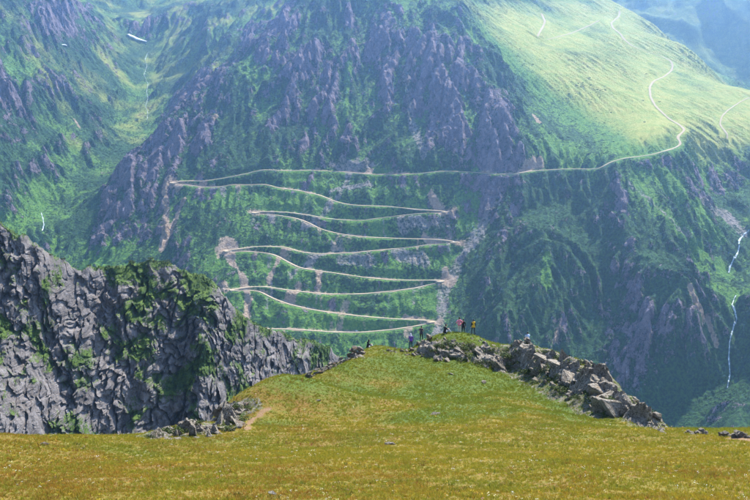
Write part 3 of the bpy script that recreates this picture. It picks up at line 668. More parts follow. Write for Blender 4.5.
def snow(pix, w, th, lift, label):
    p = draped(pix, 2); n = len(p); td = np.gradient(p[:, :2], axis=0); td /= np.linalg.norm(td, axis=1)[:, None] + 1e-9; nr = np.c_[-td[:, 1], td[:, 0]]
    env = np.sqrt(np.clip(np.sin(np.linspace(0.06, math.pi - 0.06, n)), 0, 1)); wv = w * env * (1 + .25 * perlin2(np.arange(n) / 5., np.zeros(n), 4))
    z0 = gsmooth(mtn_z(p[:, 0], p[:, 1]), 3) + lift * env
    rings = []
    for s, h in ((-1, 0), (-.9, .6), (-.4, 1), (.4, 1), (.9, .6), (1, 0), (.6, -.25), (-.6, -.25)):
        q = p[:, :2] + nr * (wv * s * .5)[:, None]; rings.append(np.c_[q, z0 + th * h * env])
    i = np.arange(n * 8).reshape(n, 8); f = np.stack([i[:-1], np.roll(i, -1, 1)[:-1], np.roll(i, -1, 1)[1:], i[1:]], -1).reshape(-1, 4)
    tag(mesh_from('snow_patch', np.stack(rings, 1).reshape(-1, 3), f[:, ::-1], M_SNOW), label, 'snow')
snow([(127, 35), (132, 38.5), (138, 41), (147, 42.5)], 14, 4.5, 2.5, 'curved old snow bank bridging the gully at the valley head')
snow([(62, 45), (67, 46.5)], 9, 2.5, .3, 'tiny snow patch under the crags of the left slope')

# ------------------------------------------------------------------ scattered stuff through geometry nodes
def variants(name, objs):
    c = bpy.data.collections.new(name)
    for o in objs: c.objects.link(o)
    return c
def scatter(name, pts, rot, scl, idx, tint, coll, label):
    me = bpy.data.meshes.new(name); me.vertices.add(len(pts)); me.vertices.foreach_set('co', np.asarray(pts, np.float32).ravel())
    a = me.attributes.new('rot', 'FLOAT_VECTOR', 'POINT'); a.data.foreach_set('vector', np.asarray(rot, np.float32).ravel())
    a = me.attributes.new('scl', 'FLOAT_VECTOR', 'POINT'); a.data.foreach_set('vector', np.asarray(scl, np.float32).ravel())
    a = me.attributes.new('idx', 'INT', 'POINT'); a.data.foreach_set('value', np.asarray(idx, np.int32))
    a = me.attributes.new('tint', 'FLOAT_COLOR', 'POINT'); a.data.foreach_set('color', np.c_[tint, np.ones(len(pts))].astype(np.float32).ravel())
    o = bpy.data.objects.new(name, me); COL.objects.link(o); tag(o, label, kind='stuff')
    g = bpy.data.node_groups.new(name + '_scatter', 'GeometryNodeTree')
    g.interface.new_socket('Geometry', in_out='INPUT', socket_type='NodeSocketGeometry'); g.interface.new_socket('Geometry', in_out='OUTPUT', socket_type='NodeSocketGeometry')
    N, L = g.nodes, g.links
    gi, go = N.new('NodeGroupInput'), N.new('NodeGroupOutput'); ip = N.new('GeometryNodeInstanceOnPoints'); ci = N.new('GeometryNodeCollectionInfo')
    ci.inputs['Collection'].default_value = coll; ci.inputs['Separate Children'].default_value = True; ci.inputs['Reset Children'].default_value = True
    def na(nm, ty):
        n = N.new('GeometryNodeInputNamedAttribute'); n.data_type = ty; n.inputs['Name'].default_value = nm; return n.outputs['Attribute']
    L.new(gi.outputs[0], ip.inputs['Points']); L.new(ci.outputs[0], ip.inputs['Instance']); ip.inputs['Pick Instance'].default_value = True
    L.new(na('idx', 'INT'), ip.inputs['Instance Index']); L.new(na('rot', 'FLOAT_VECTOR'), ip.inputs['Rotation']); L.new(na('scl', 'FLOAT_VECTOR'), ip.inputs['Scale'])
    L.new(ip.outputs[0], go.inputs[0])
    md = o.modifiers.new('scatter', 'NODES'); md.node_group = g
    return o
def leaf_material(name, inst=True, col=None, trans=0.35):
    m = Mat(name, 0.75)
    if inst: c = m.attr_col('tint', True)
    else: c = m.mix(m.noise(3.0, 3), col[0], col[1])
    m.color(c)
    t = m.node('ShaderNodeBsdfTranslucent'); m.put(t.inputs[0], c); mx = m.node('ShaderNodeMixShader'); mx.inputs[0].default_value = trans
    m.l.new(m.b.outputs[0], mx.inputs[1]); m.l.new(t.outputs[0], mx.inputs[2]); m.l.new(mx.outputs[0], m.n['Material Output'].inputs[0])
    return m.m
M_GRASS = leaf_material('grass_blades', True, None, 0.4)
M_BUSH = leaf_material('scrub_leaves', True, None, 0.15)

def tuft(seed, nb=11, h=1.0, spread=0.55, w=0.05):
    r = random.Random(seed); V, Fc = [], []
    for b in range(nb):
        a = r.uniform(0, 6.283); d = spread * math.sqrt(r.random()); bx, by = d * math.cos(a) * .6, d * math.sin(a) * .6
        hh = h * r.uniform(.5, 1.1); lean = r.uniform(.1, .7) * hh; la = a + r.uniform(-.8, .8); ww = w * r.uniform(.7, 1.3); fa = r.uniform(0, 3.14); wx_, wy_ = ww * math.cos(fa), ww * math.sin(fa)
        i = len(V)
        for t_, k in ((0, 1), (.55, .8)):
            cx_, cy_ = bx + lean * t_ * t_ * math.cos(la), by + lean * t_ * t_ * math.sin(la)
            V += [(cx_ - wx_ * k, cy_ - wy_ * k, hh * t_ - .05), (cx_ + wx_ * k, cy_ + wy_ * k, hh * t_ - .05)]
        V.append((bx + lean * math.cos(la), by + lean * math.sin(la), hh * .92))
        Fc += [(i, i + 1, i + 3), (i, i + 3, i + 2), (i + 2, i + 3, i + 4)]
    return V, Fc
def clump(seed, n=70, leaf=0.24, flat=0.65):        # a bush: leaf faces spread through an uneven dome
    r = np.random.default_rng(seed); V, Fc = [], []
    lob = r.normal(0, .33, (5, 3)); lob[:, 2] = np.abs(lob[:, 2]) * .7
    for k in range(n):
        c = lob[r.integers(5)] ; d = r.normal(0, 1, 3); d /= np.linalg.norm(d); q = c + d * .52 * r.uniform(.55, 1) ** .5; q[2] = abs(q[2]) * flat
        nrm = d * .8 + r.normal(0, .5, 3); nrm /= np.linalg.norm(nrm); u = np.cross(nrm, r.normal(0, 1, 3)); u /= np.linalg.norm(u); v = np.cross(nrm, u); s = leaf * r.uniform(.6, 1.2)
        i = len(V); V += [q - u * s, q - v * s * .6, q + u * s, q + v * s * .6]; Fc.append((i, i + 1, i + 2, i + 3))
    return V, Fc
def flower(seed):
    r = random.Random(seed); V, Fc = [], []
    for k in range(4):
        x, y, h = r.uniform(-.5, .5), r.uniform(-.5, .5), r.uniform(.7, 1.15); i = len(V)
        V += [(x - .012, y, 0), (x + .012, y, 0), (x, y, h)]; Fc.append((i, i + 1, i + 2))
        for a in range(5):
            t1, t2 = a * 1.2566, a * 1.2566 + 1.0; i = len(V); R_ = .13
            V += [(x, y, h), (x + R_ * math.cos(t1), y + R_ * math.sin(t1), h + .05), (x + R_ * math.cos(t2), y + R_ * math.sin(t2), h + .05)]; Fc.append((i, i + 1, i + 2))
    return V, Fc
tufts = variants('grass_tufts', [mesh_from('grass_tuft', *tuft(k), M_GRASS, smooth=False, link=False) for k in range(7)])
flowers = variants('flower_sprigs', [mesh_from('flower_sprig', *flower(k), M_GRASS, smooth=False, link=False) for k in range(4)])
bushes = variants('scrub_clumps', [mesh_from('scrub_clump', *clump(k), M_BUSH, smooth=False, link=False) for k in range(6)])

def sample_hill(n, y0, y1, seed, power=1.0):
    r = np.random.default_rng(seed); u = r.random(n); e = 1 - power
    y = (y0 ** (1 + e) + u * (y1 ** (1 + e) - y0 ** (1 + e))) ** (1 / (1 + e)) if power != 2 else y0 * (y1 / y0) ** u
    x = (r.random(n) * 2 - 1) * (0.44 * y + 4); return x, y, hill_z(x, y), r
def hill_tint(x, y, r):
    n = len(x); g = hill_masks(x, y); a = fbm2(x / 2.6, y / 2.6, 3, 331); b = fbm2(x / 9, y / 14, 3, 341)
    g = np.clip(g + a * .25 + r.normal(0, .10, n), 0, 1)[:, None]
    rust, gold, olive, fresh = np.array([.300, .140, .022]), np.array([.335, .255, .018]), np.array([.240, .225, .016]), np.array([.105, .155, .011])
    k = np.clip(.30 + sstep(-14, 10, x) * .40 + sstep(26, 55, y) * .4 + b * .8 + r.normal(0, .25, n), 0, 1)[:, None]
    dry_ = rust * (1 - k) + gold * k; o = (r.random(n) < np.clip(.42 + .5 * fbm2(x / 4, y / 4, 3, 343), .15, .85))[:, None]; dry_ = np.where(o, olive, dry_)
    c = dry_ * (1 - g) + (fresh * .75 + olive * .35) * g
    return c * r.uniform(.75, 1.15, (n, 1))
x, y, z, r = sample_hill(260000, 15.0, 116.0, 501, 1.0)
onsoil = (bilin(hsoil, hx0, hy0, hc, x, y) < .3) & (bilin(hbank, hx0, hy0, hc, x, y) < .3 + 1.6 * r.random(len(x))); x, y, z = x[onsoil], y[onsoil], z[onsoil]; n = len(x)
patch = np.clip(0.85 + 0.35 * fbm2(x / 1.7, y / 1.7, 3, 351), .5, 1.4)
sz = r.uniform(.07, .15, n) * patch * (0.75 + y / 130)
scatter('meadow_grass', np.c_[x, y, z - .01], np.c_[r.normal(0, .12, n), r.normal(0, .12, n), r.uniform(0, 6.28, n)], np.c_[sz * 1.3, sz * 1.3, sz], r.integers(0, 7, n), hill_tint(x, y, r), tufts,
        'short dry golden and green grass covering the meadow hill')
x, y, z, r = sample_hill(9000, 15.0, 90.0, 503, 1.2)
keep = fbm2(x / 3.5, y / 3.5, 3, 365) + .25 * fbm2(x / 14, y / 14, 2, 367) > .28; x, y, z = x[keep], y[keep], z[keep]; n = len(x)
sz = r.uniform(.08, .19, n) * (.9 + y / 200); tn = np.where((r.random(n) < .55)[:, None], np.array([.110, .130, .014]), np.array([.22, .100, .022])) * r.uniform(.6, 1.2, (n, 1))
scatter('meadow_tussocks', np.c_[x, y, z - .02], np.c_[r.normal(0, .1, (n, 2)), r.uniform(0, 6.28, n)], np.c_[sz * 1.2, sz * 1.2, sz], r.integers(0, 7, n), tn, tufts, 'taller dark green and rusty tussocks in the meadow')
x, y, z, r = sample_hill(5200, 16.0, 95.0, 502, 1.3)
keep = r.random(len(x)) < np.clip(.35 + fbm2(x / 5, y / 5, 3, 361), .05, 1); x, y, z = x[keep], y[keep], z[keep]; n = len(x)
pal = np.array([[.75, .73, .62], [.70, .50, .03], [.62, .30, .05], [.72, .68, .40], [.45, .16, .22]])[r.choice(5, n, p=[.34, .30, .12, .16, .08])]
sz = r.uniform(.06, .15, n) * (.8 + y / 160)
scatter('meadow_wildflowers', np.c_[x, y, z], np.c_[np.zeros(n), np.zeros(n), r.uniform(0, 6.28, n)], np.c_[sz, sz, sz], r.integers(0, 4, n), pal, flowers, 'tiny white and yellow wildflowers dotting the meadow grass')

# scrub on the far mountain
r = np.random.default_rng(511); n = 200000
x = r.uniform(-1000, 1100, n); y = r.uniform(1320, 2500, n)
def mg(A, x, y): return A[np.clip(np.searchsorted(ys, y), 0, len(ys) - 1), np.clip(((x - xs[0]) / 3.0).round().astype(int), 0, len(xs) - 1)]
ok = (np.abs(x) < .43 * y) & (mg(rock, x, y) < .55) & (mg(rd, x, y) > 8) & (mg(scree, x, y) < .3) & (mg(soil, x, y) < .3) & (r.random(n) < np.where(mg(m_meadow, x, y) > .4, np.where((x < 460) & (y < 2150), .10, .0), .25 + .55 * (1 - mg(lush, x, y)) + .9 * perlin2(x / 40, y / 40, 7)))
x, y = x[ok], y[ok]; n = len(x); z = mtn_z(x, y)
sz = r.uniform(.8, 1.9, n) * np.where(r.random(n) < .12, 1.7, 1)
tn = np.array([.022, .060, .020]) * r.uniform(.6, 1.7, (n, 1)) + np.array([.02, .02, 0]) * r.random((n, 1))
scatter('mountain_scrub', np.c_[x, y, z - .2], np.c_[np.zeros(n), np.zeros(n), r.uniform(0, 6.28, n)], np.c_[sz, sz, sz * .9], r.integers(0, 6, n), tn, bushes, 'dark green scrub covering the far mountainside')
# scrub on the ledges of the left ridge
vm = np.nonzero((veg > .52) & (CV.ravel() > -6))[0]; r = np.random.default_rng(521); vm = r.choice(vm, min(12000, len(vm)), False); n = len(vm)
sz = r.uniform(.18, .5, n); tn = np.array([.035, .080, .014]) * r.uniform(.5, 1.9, (n, 1)) + np.array([.05, .06, 0]) * (r.random((n, 1)) ** 3)
scatter('ridge_scrub', q2[vm] + [0, -.1, 0], np.c_[r.normal(0, .3, (n, 2)), r.uniform(0, 6.28, n)], np.c_[sz, sz, sz * .8], r.integers(0, 6, n), tn, bushes, 'green scrub on the ledges of the rocky ridge')

# ------------------------------------------------------------------ boulders and outcrops
def boulder_material(veg=False):
    m = Mat('outcrop_bedrock' if veg else 'outcrop_stone', 0.9); oi = m.node('ShaderNodeObjectInfo').outputs['Random']
    n1 = m.noise(1.1, 5, .6); n2 = m.noise(4.5, 6, .7); n3 = m.noise(14, 4, .7)
    c = m.mix(m.ramp(n2, .36, .64), (.125, .098, .072), (.42, .36, .29))
    c = m.mix(m.ramp(n3, .50, .66, 0, .9), c, (.62, .57, .50))
    c = m.mix(m.ramp(n3, .44, .30, 0, .8), c, (.045, .038, .032))
    c = m.mix(m.ramp(m.math('ADD', n1, m.math('MULTIPLY', oi, .0 if veg else .22)), .62 if veg else .68, .80, 0, .75), c, (.32, .155, .055))
    c = m.mix(m.ramp(m.noise(2.3, 5, .7), .56, .66, 0, .85), c, (.050, .056, .022))
    if veg: c = m.mix(m.ramp(m.math('ADD', m.attr('veg'), m.math('MULTIPLY', m.math('SUBTRACT', n2, .5), .9)), .42, .60), c, m.mix(m.ramp(n3, .4, .6), (.030, .050, .010), (.105, .125, .018)))
    m.color(c); m.bump(m.math('ADD', n2, m.math('MULTIPLY', n3, .7)), 1.0, .35); return m.m
M_STONE = boulder_material(); M_BEDROCK = boulder_material(True)
def boulder_mesh(seed, n=16):
    r = np.random.default_rng(seed); bm = bmesh.new()
    for k in range(n):
        d = r.normal(0, 1, 3); d /= np.linalg.norm(d); bm.verts.new(d * r.uniform(.75, 1.0))
    res = bmesh.ops.convex_hull(bm, input=bm.verts); bmesh.ops.delete(bm, geom=[g for g in res['geom_unused'] if isinstance(g, bmesh.types.BMVert)], context='VERTS')
    bmesh.ops.bevel(bm, geom=list(bm.edges), offset=.045, segments=1, affect='EDGES', clamp_overlap=True)
    bmesh.ops.triangulate(bm, faces=bm.faces); bmesh.ops.subdivide_edges(bm, edges=[e for e in bm.edges if e.calc_length() > .5], cuts=1); bmesh.ops.triangulate(bm, faces=bm.faces)
    co = np.array([v.co for v in bm.verts]); d = fbm3(co * 1.7 + seed * 3.1, 3, seed) * .13
    for v, k in zip(bm.verts, d): v.co += v.co.normalized() * k
    me = bpy.data.meshes.new('boulder'); bm.to_mesh(me); bm.free(); me.materials.append(M_STONE); return me
BOULDERS = [boulder_mesh(600 + k, 12 + k % 8) for k in range(14)]
rb = random.Random(31)
def put_boulder(parent, p, s, tilt=.35, flat=.7, long=1.3, name='boulder'):
    o = bpy.data.objects.new(name, rb.choice(BOULDERS)); COL.objects.link(o)
    loc = Vector(p)
    if parent: o.parent = parent; loc = loc - parent.location
    o.location = loc; o.scale = (s * long * rb.uniform(.8, 1.2), s * rb.uniform(.8, 1.1), s * flat * rb.uniform(.8, 1.25))
    o.rotation_euler = (rb.uniform(-.3, .3), tilt + rb.uniform(-.25, .25), rb.uniform(-.6, .6)); return o
def interp_line(line, px): L_ = np.array(line, float); return np.interp(px, L_[:, 0], L_[:, 1])
TAKEN = []
def inside_poly(X, Y, pts):
    c = np.zeros(X.shape, bool); j = len(pts) - 1
    for i in range(len(pts)):
        xi, yi, xj, yj = *pts[i][:2], *pts[j][:2]; c ^= ((yi > Y) != (yj > Y)) & (X < (xj - xi) * (Y - yi) / (yj - yi + 1e-9) + xi); j = i
    return c
def bedrock_sheet(root, top, base, height, seed, back=.8, cell=.13):
    if back == 0: top = [(a, b + 5) for a, b in top]
    rl = [(a[0], a[1]) for a in rim]; xs_ = np.linspace(top[0][0], top[-1][0], 26)
    up = [at(x_, max(interp_line(top, x_), interp_line(rl, x_) + .8), 1.0) for x_ in xs_]
    tp = hill_cast(xs_, np.maximum([interp_line(top, x_) for x_ in xs_], np.array([interp_line(rl, x_) for x_ in xs_]) + .8)); bp = hill_cast(xs_, np.array([interp_line(base, x_) for x_ in xs_]))
    tp, bp = tp[~np.isnan(tp[:, 0])], bp[~np.isnan(bp[:, 0])]; pg = np.r_[tp + [0, back, 0], bp[::-1]]
    X, Y = np.meshgrid(np.arange(pg[:, 0].min() - 1, pg[:, 0].max() + 1, cell), np.arange(pg[:, 1].min() - 1, pg[:, 1].max() + 1, cell))
    d = np.minimum(seg_dist(X, Y, np.r_[pg, pg[:1]]), 3); d = np.where(inside_poly(X, Y, pg), d, -d) + .35 * fbm2(X / 1.5, Y / 1.5, 3, seed)
    m_ = sstep(-.1, .9, d); Z0 = hill_z(X, Y); p = np.c_[X.ravel(), Y.ravel(), Z0.ravel()]; ca, sa = math.cos(.9), math.sin(.9)
    st = np.c_[(p[:, 0] * ca - p[:, 1] * sa) / 2.4, (p[:, 0] * sa + p[:, 1] * ca) / 1.0, p[:, 2] / 1.5] + fbm3(p / 2.5, 2, seed + 1)[:, None] * .3
    a1, a2, ai, at1 = voronoi3(st, seed + 2, True); b1_, b2_, bi, bt1 = voronoi3(st * 2.3 + 5, seed + 3, True)
    h = (1.15 * (ai - .28) + .7 * at1 + .45 * (bi - .4) + .3 * bt1 + .5 * fbm2(p[:, 0] / 3.5, p[:, 1] / 3.5, 2, seed + 4)) * height
    Z = Z0 + (m_.ravel() * h - .18 * (1 - m_.ravel())).reshape(X.shape)
    q_ = np.c_[X.ravel(), Y.ravel(), Z.ravel()]; q_[:, 0] += .10 * perlin3(p * 2.1, seed + 6); f = grid_faces(*X.shape); keep = (m_.ravel()[f] > .02).any(1); f = f[keep]
    used_, inv = np.unique(f, return_inverse=True); vg = np.clip(.66 - .9 * h[used_] / height + .4 * fbm2(p[used_, 0] / 1.1, p[used_, 1] / 1.1, 3, seed + 7), 0, 1)
    o = mesh_from('bedrock', q_[used_] - np.array(root.location), inv.reshape(-1, 4), M_BEDROCK, parent=root, smooth=False, attrs=dict(veg=vg)); return o
def outcrop(name, label, top, base, rimline, n, smin, smax, tilt, cover=.85, seed=1, group=None, hgt=.8):
    global rb; rb = random.Random(seed)
    x0, x1 = top[0][0], top[-1][0]; root = None; made = 0; pts = []
    for k in range(n * 6):
        if made >= n: break
        px = rb.uniform(x0, x1); t_, b_ = interp_line(top, px), interp_line(base, px); py = t_ + (b_ - t_) * rb.random() ** .9
        if perlin2(np.array([px / 14. + seed]), np.array([py / 9.]), 5)[0] > cover - .55: continue
        g = hill_cast(px, max(py, interp_line([(a[0], a[1]) for a in rim], px) + 1.2))[0]
        if np.isnan(g[0]): continue
        Y = g[1]; p = at(px, py, Y); s = rb.uniform(smin, smax) * (1 if rb.random() > .15 else 1.5)
        edge = min((px - x0), (x1 - px)) ; s *= min(1, .45 + edge / 25)
        s = min(s, max(.25, (b_ - t_) * Y / F * .55))
        hz = hill_z(p[0], p[1]); p = np.array([p[0], p[1], max(min(p[2], hz + 4.5), hz) - .3 * s])
        if root is None: root = empty(name, (p[0], p[1], float(hz))); tag(root, label, 'rock outcrop', group)
        put_boulder(root, p, s, tilt); made += 1; pts.append((px, py, p, s))
        if p[2] - s * .6 > hz:                                      # a lower stone carries the upper one
            zz = p[2] - s * .9
            put_boulder(root, (p[0] + rb.uniform(-.2, .2), p[1] + rb.uniform(-.1, .3), (zz + hz) / 2), max(s, (zz - hz) * .8), tilt); made += .4
    bedrock_sheet(root, top, base, hgt, 900 + seed * 10, 0 if seed in (4, 7, 12) else .8)
    return pts
right_pts = outcrop('rock_outcrop', 'long grey and rust stained rock outcrop stepping down the right shoulder of the meadow hill',
    [(505, 345), (520, 337), (532, 336), (545, 342), (560, 352), (575, 352), (590, 360), (605, 369), (620, 380), (632, 389), (645, 398), (655, 405), (662, 418), (667, 431)],
    [(505, 362), (530, 380), (560, 394), (590, 408), (620, 418), (645, 428), (667, 434)], None, 200, .16, .55, .55, 1.05, 3, hgt=.95)
crest_pts = outcrop('rock_outcrop', 'pale slanting rock ribs on the hill crest below the standing hikers',
    [(400, 351), (415, 345), (425, 337), (435, 334), (450, 337), (470, 338), (485, 340), (500, 346), (512, 352)], [(400, 356), (420, 356), (440, 362), (455, 366), (480, 366), (500, 375), (512, 378)], None, 120, .14, .42, .75, 1.05, 4, hgt=.65)
left_pts = outcrop('rock_outcrop', 'low grey rock outcrop with dark hollow at the left meadow rim',
    [(144, 435), (160, 428), (175, 424), (190, 420), (200, 424), (210, 432)], [(144, 440), (175, 440), (210, 439)], None, 34, .3, .6, .1, 1.25, 5, hgt=.9)
left2 = outcrop('rock_outcrop', 'tall grey rock outcrop beside the bare earth scar on the left rim',
    [(205, 432), (214, 417), (222, 405), (232, 402), (243, 403), (250, 402)], [(205, 438), (222, 436), (240, 426), (250, 412)], None, 44, .3, .65, -.35, 1.3, 6, hgt=1.1)
sit_rock = outcrop('rock_outcrop', 'tan boulder heap on the crest next to the seated figure in black',
    [(347, 355), (351, 346), (356, 344), (362, 347), (366, 352)], [(347, 360), (366, 359)], None, 22, .32, .6, .1, 1.3, 7)
edge_rock = outcrop('rock_outcrop', 'string of small pale stones along the left edge of the hill crest',
    [(305, 374), (315, 367), (325, 366), (340, 358), (346, 356)], [(305, 379), (325, 371), (346, 361)], None, 30, .18, .38, -.3, 1.3, 8)
rim1 = outcrop('rock_outcrop', 'small pair of pale stone heaps on the right meadow rim',
    [(686, 431), (692, 426), (697, 430), (703, 427), (708, 432)], [(686, 435), (708, 435)], None, 16, .2, .4, 0, 1.3, 9)
rim2 = outcrop('rock_outcrop', 'flat row of pale stones beside the bare soil on the right meadow rim',
    [(720, 432), (728, 430), (740, 430), (755, 432)], [(720, 437), (755, 438)], None, 22, .25, .5, 0, 1.3, 10)
top_stones = outcrop('rock_outcrop', 'thin line of pale stones behind the hill crest next to the purple clad hiker',
    [(380, 350), (390, 347), (404, 347)], [(380, 354), (404, 353)], None, 16, .16, .32, .1, 1.3, 12)
def bedrock(label, spots, tilt, seed):            # big slabs standing out of the slope
    global rb; rb = random.Random(seed); root = None
    for px, py, s in spots:
        g = hill_cast(px, py)[0]
        if np.isnan(g[0]): continue
        if root is None: root = empty('bedrock_slab_group', tuple(g)); root.name = 'bedrock_rib'; tag(root, label, 'rock rib')
        put_boulder(root, g - [0, 0, .25 * s], s, tilt, .62, 1.7, 'slab')
bedrock('row of big tilted bedrock slabs standing through the right outcrop', [(528, 352, 1.1), (545, 360, 1.2), (562, 366, 1.5), (575, 380, 1.4), (590, 378, 1.5), (602, 392, 1.6), (615, 396, 1.4), (622, 410, 1.7), (634, 408, 1.4), (645, 420, 1.3), (606, 407, 1.3)], .55, 41)
bedrock('slanting pale bedrock slabs on the crest under the hikers', [(436, 350, .9), (447, 356, 1.0), (462, 352, .8), (482, 356, 1.0), (494, 362, 1.1), (502, 370, 1.0)], .85, 42)
# loose stones lying on the grass
for px, py, s, lab in ((435, 415, .34, 'lone pale stone casting a small shadow on the golden slope'), (390, 445, .26, 'flat pale stone half sunk in the middle of the meadow'), (451, 375, .30, 'white stone on the green flank under the crest ribs'),
                       (482, 383, .34, 'grey stone on the green flank under the rock ribs'), (272, 495, .16, 'pale stone in the flowering grass near the meadow foot'), (44, 445, .24, 'small grey stone at the left meadow rim'), (318, 401, .2, 'tiny pale stone on the left shoulder of the knoll')):
    g = hill_cast(px, py)[0]
    if not np.isnan(g[0]): rb = random.Random(px); tag(put_boulder(None, g + [0, 0, .05], s, 0, .55, 1.4, 'loose_stone'), lab, 'stone')
g = cast(np.array([356.5]), np.array([328.5]), Hs)[0]; g[2] = mtn_z(g[:1], g[1:2])[0]
rb = random.Random(2); bo = put_boulder(None, g + [0, 0, .8], 1.9, 0, .8, 1.1, 'pale_boulder')
mp = Mat('pale_limestone', .9); mp.color(mp.mix(mp.noise(1.5, 4), (.62, .64, .68), (.8, .8, .82))); bo.data = bo.data.copy(); bo.data.materials.clear(); bo.data.materials.append(mp.m)
tag(bo, 'single whitish boulder on the slope between the two lowest road legs', 'boulder')

# shrubs between the rocks: each a thing with leaves and stems
M_SHRUB = leaf_material('shrub_leaves', False, ((.022, .042, .010), (.075, .098, .020)), .15)
M_TWIG = Mat('shrub_twig'); M_TWIG.color((.07, .05, .03)); M_TWIG = M_TWIG.m
def shrub_proto(seed, n=260, leaf=.10):
    V, Fc = clump(seed, n, leaf, .75); lv = mesh_from('foliage', V, Fc, M_SHRUB, smooth=False, link=False)
    r = random.Random(seed); V, Fc = [], []
    for k in range(5):
        a = r.uniform(0, 6.28); e = Vector((.35 * math.cos(a), .35 * math.sin(a), .4)); i = len(V)
        for j in range(3): b = j * 2.094; V.append((.025 * math.cos(b), .025 * math.sin(b), -.15)); 
        V.append(tuple(e)); Fc += [(i, i + 1, i + 3), (i + 1, i + 2, i + 3), (i + 2, i, i + 3)]
    st = mesh_from('stem', V, Fc, M_TWIG, smooth=False, link=False); return lv.data, st.data
SHRUBS = [shrub_proto(700 + k) for k in range(5)]
def shrub(p, s, label, group, k):
    e = empty('low_shrub', p, rb.uniform(0, 6.28)); tag(e, label, 'shrub', group); e.scale = (s, s, s * .8)
    for nm, d in zip(('foliage', 'stem'), SHRUBS[k % 5]):
        o = bpy.data.objects.new(nm, d); COL.objects.link(o); o.parent = e
rb = random.Random(77)
def shrubs_on(spots, s0, s1, label, group):
    for k, (px, py) in enumerate(spots):
        rl = interp_line([(a[0], a[1]) for a in rim], px); g = hill_cast(px, max(py, rl + 1.5))[0]
        if np.isnan(g[0]): continue
        p = at(px, py, g[1] - .35); p[2] = max(hill_z(p[0], p[1]) - .05, p[2] - .2) + .12; shrub(p, rb.uniform(s0, s1), label, group, k)
shrubs_on([(508, 356), (514, 346), (520, 362), (527, 372), (533, 352), (537, 345), (541, 362), (546, 352), (549, 378), (552, 366), (556, 388), (560, 375), (566, 390), (571, 382), (578, 398), (583, 373), (590, 395), (597, 404), (613, 400), (604, 378), (628, 408), (641, 404), (648, 414), (536, 383), (543, 371), (563, 360), (575, 364), (523, 352)],
          .55, 1.15, 'dark green low shrub growing between the rocks of the right outcrop', 'shrubs on the right outcrop')
shrubs_on([(440, 345), (448, 342), (456, 345), (463, 348), (468, 344), (475, 348), (481, 352), (488, 350), (495, 355), (505, 350), (470, 356), (478, 362), (486, 362), (432, 350), (451, 354), (462, 360), (507, 366)],
          .45, .85, 'olive shrub between the rock ribs below the hikers', 'shrubs on the hill crest')
shrubs_on([(168, 432), (176, 429), (180, 433), (158, 435), (196, 422), (150, 437)], .4, .75, 'dark shrub in the hollow of the low left outcrop', 'shrubs at the low left outcrop')
shrubs_on([(228, 422), (236, 414), (242, 420), (246, 408), (225, 430), (238, 406)], .4, .7, 'dark shrub among stones beside the earth scar', 'shrubs at the earth scar')
# bushes on the crest of the left ridge
ck = np.array([(150, 258), (155, 255), (160, 257), (146, 260), (165, 261), (135, 266), (120, 268), (108, 268), (88, 272), (62, 263), (50, 256), (25, 237), (128, 264), (172, 264), (155, 261), (140, 262)], float)
G2 = q2.reshape(CV.shape + (3,)); crow = int(np.argmin(np.abs(down)))
ang = 375 + F * (G2[:, crow, 0] - CAM[0]) / (np.linalg.norm(G2[:, crow, 1:] - CAM[1:], axis=1))
for k, (px, py) in enumerate(ck):
    i = int(np.argmin(np.abs(ang - px))); p = G2[i, crow]; col = G2[max(0, i - 2):i + 3].reshape(-1, 3); p = col[np.argmax(col[:, 2])]
    shrub(p - [0, .3, .2], rb.uniform(1.3, 2.3) if k < 5 else rb.uniform(.8, 1.5), 'dark bush on the skyline crest of the left rocky ridge', 'bushes on the ridge crest', k)
# bushes dotted over the sunlit high meadow
r = np.random.default_rng(531); cand = np.c_[r.uniform(495, 660, 260), r.uniform(48, 158, 260)]
d = (cand[:, 0] - 500) / 150; keep = r.random(260) < np.clip(1.05 - d * .8, .12, 1); cand = cand[keep][:95]
gg = cast(cand[:, 0], cand[:, 1], Hs)
for k, g in enumerate(gg):
    if mg(m_meadow, g[:1], g[1:2])[0] < .3 or mg(rd, g[:1], g[1:2])[0] < 9: continue
    g[2] = mtn_z(g[:1], g[1:2])[0]; o = bpy.data.objects.new('meadow_bush', SHRUBS[k % 5][0]); COL.objects.link(o); s = r.uniform(1.6, 3.2); o.location = g; o.scale = (s * 1.2, s * 1.2, s); o.rotation_euler = (0, 0, r.uniform(0, 6.28))
    tag(o, 'small dark bush dotting the sunlit high meadow above the road', 'bush', 'bushes on the high meadow')

# ------------------------------------------------------------------ people
def plain(name, c, rough=.85):
    m = Mat(name, rough); m.color(m.mix(m.noise(9, 3), tuple(v * .82 for v in c), tuple(min(1, v * 1.12) for v in c))); return m.m
SKIN = plain('skin', (.50, .32, .23), .6); HAIR = plain('dark_hair', (.018, .013, .011), .5); SHOE = plain('dark_shoe', (.03, .027, .025)); EYE = plain('eye_dark', (.02, .015, .012), .3)
def tube(bm, pts, rad, mi, seg=7):
    rings = []; pts = [Vector(p) for p in pts]
    for i, p in enumerate(pts):
        t_ = (pts[min(i + 1, len(pts) - 1)] - pts[max(i - 1, 0)]).normalized(); u = t_.orthogonal().normalized(); v = t_.cross(u)
        rings.append([bm.verts.new(p + (u * math.cos(a) + v * math.sin(a)) * rad[i]) for a in (2 * math.pi * k / seg for k in range(seg))])
    for a, b in zip(rings[:-1], rings[1:]):
        for k in range(seg): f = bm.faces.new((a[k], a[(k + 1) % seg], b[(k + 1) % seg], b[k])); f.material_index = mi; f.smooth = True
    for rg in (rings[0][::-1], rings[-1]): f = bm.faces.new(rg); f.material_index = mi
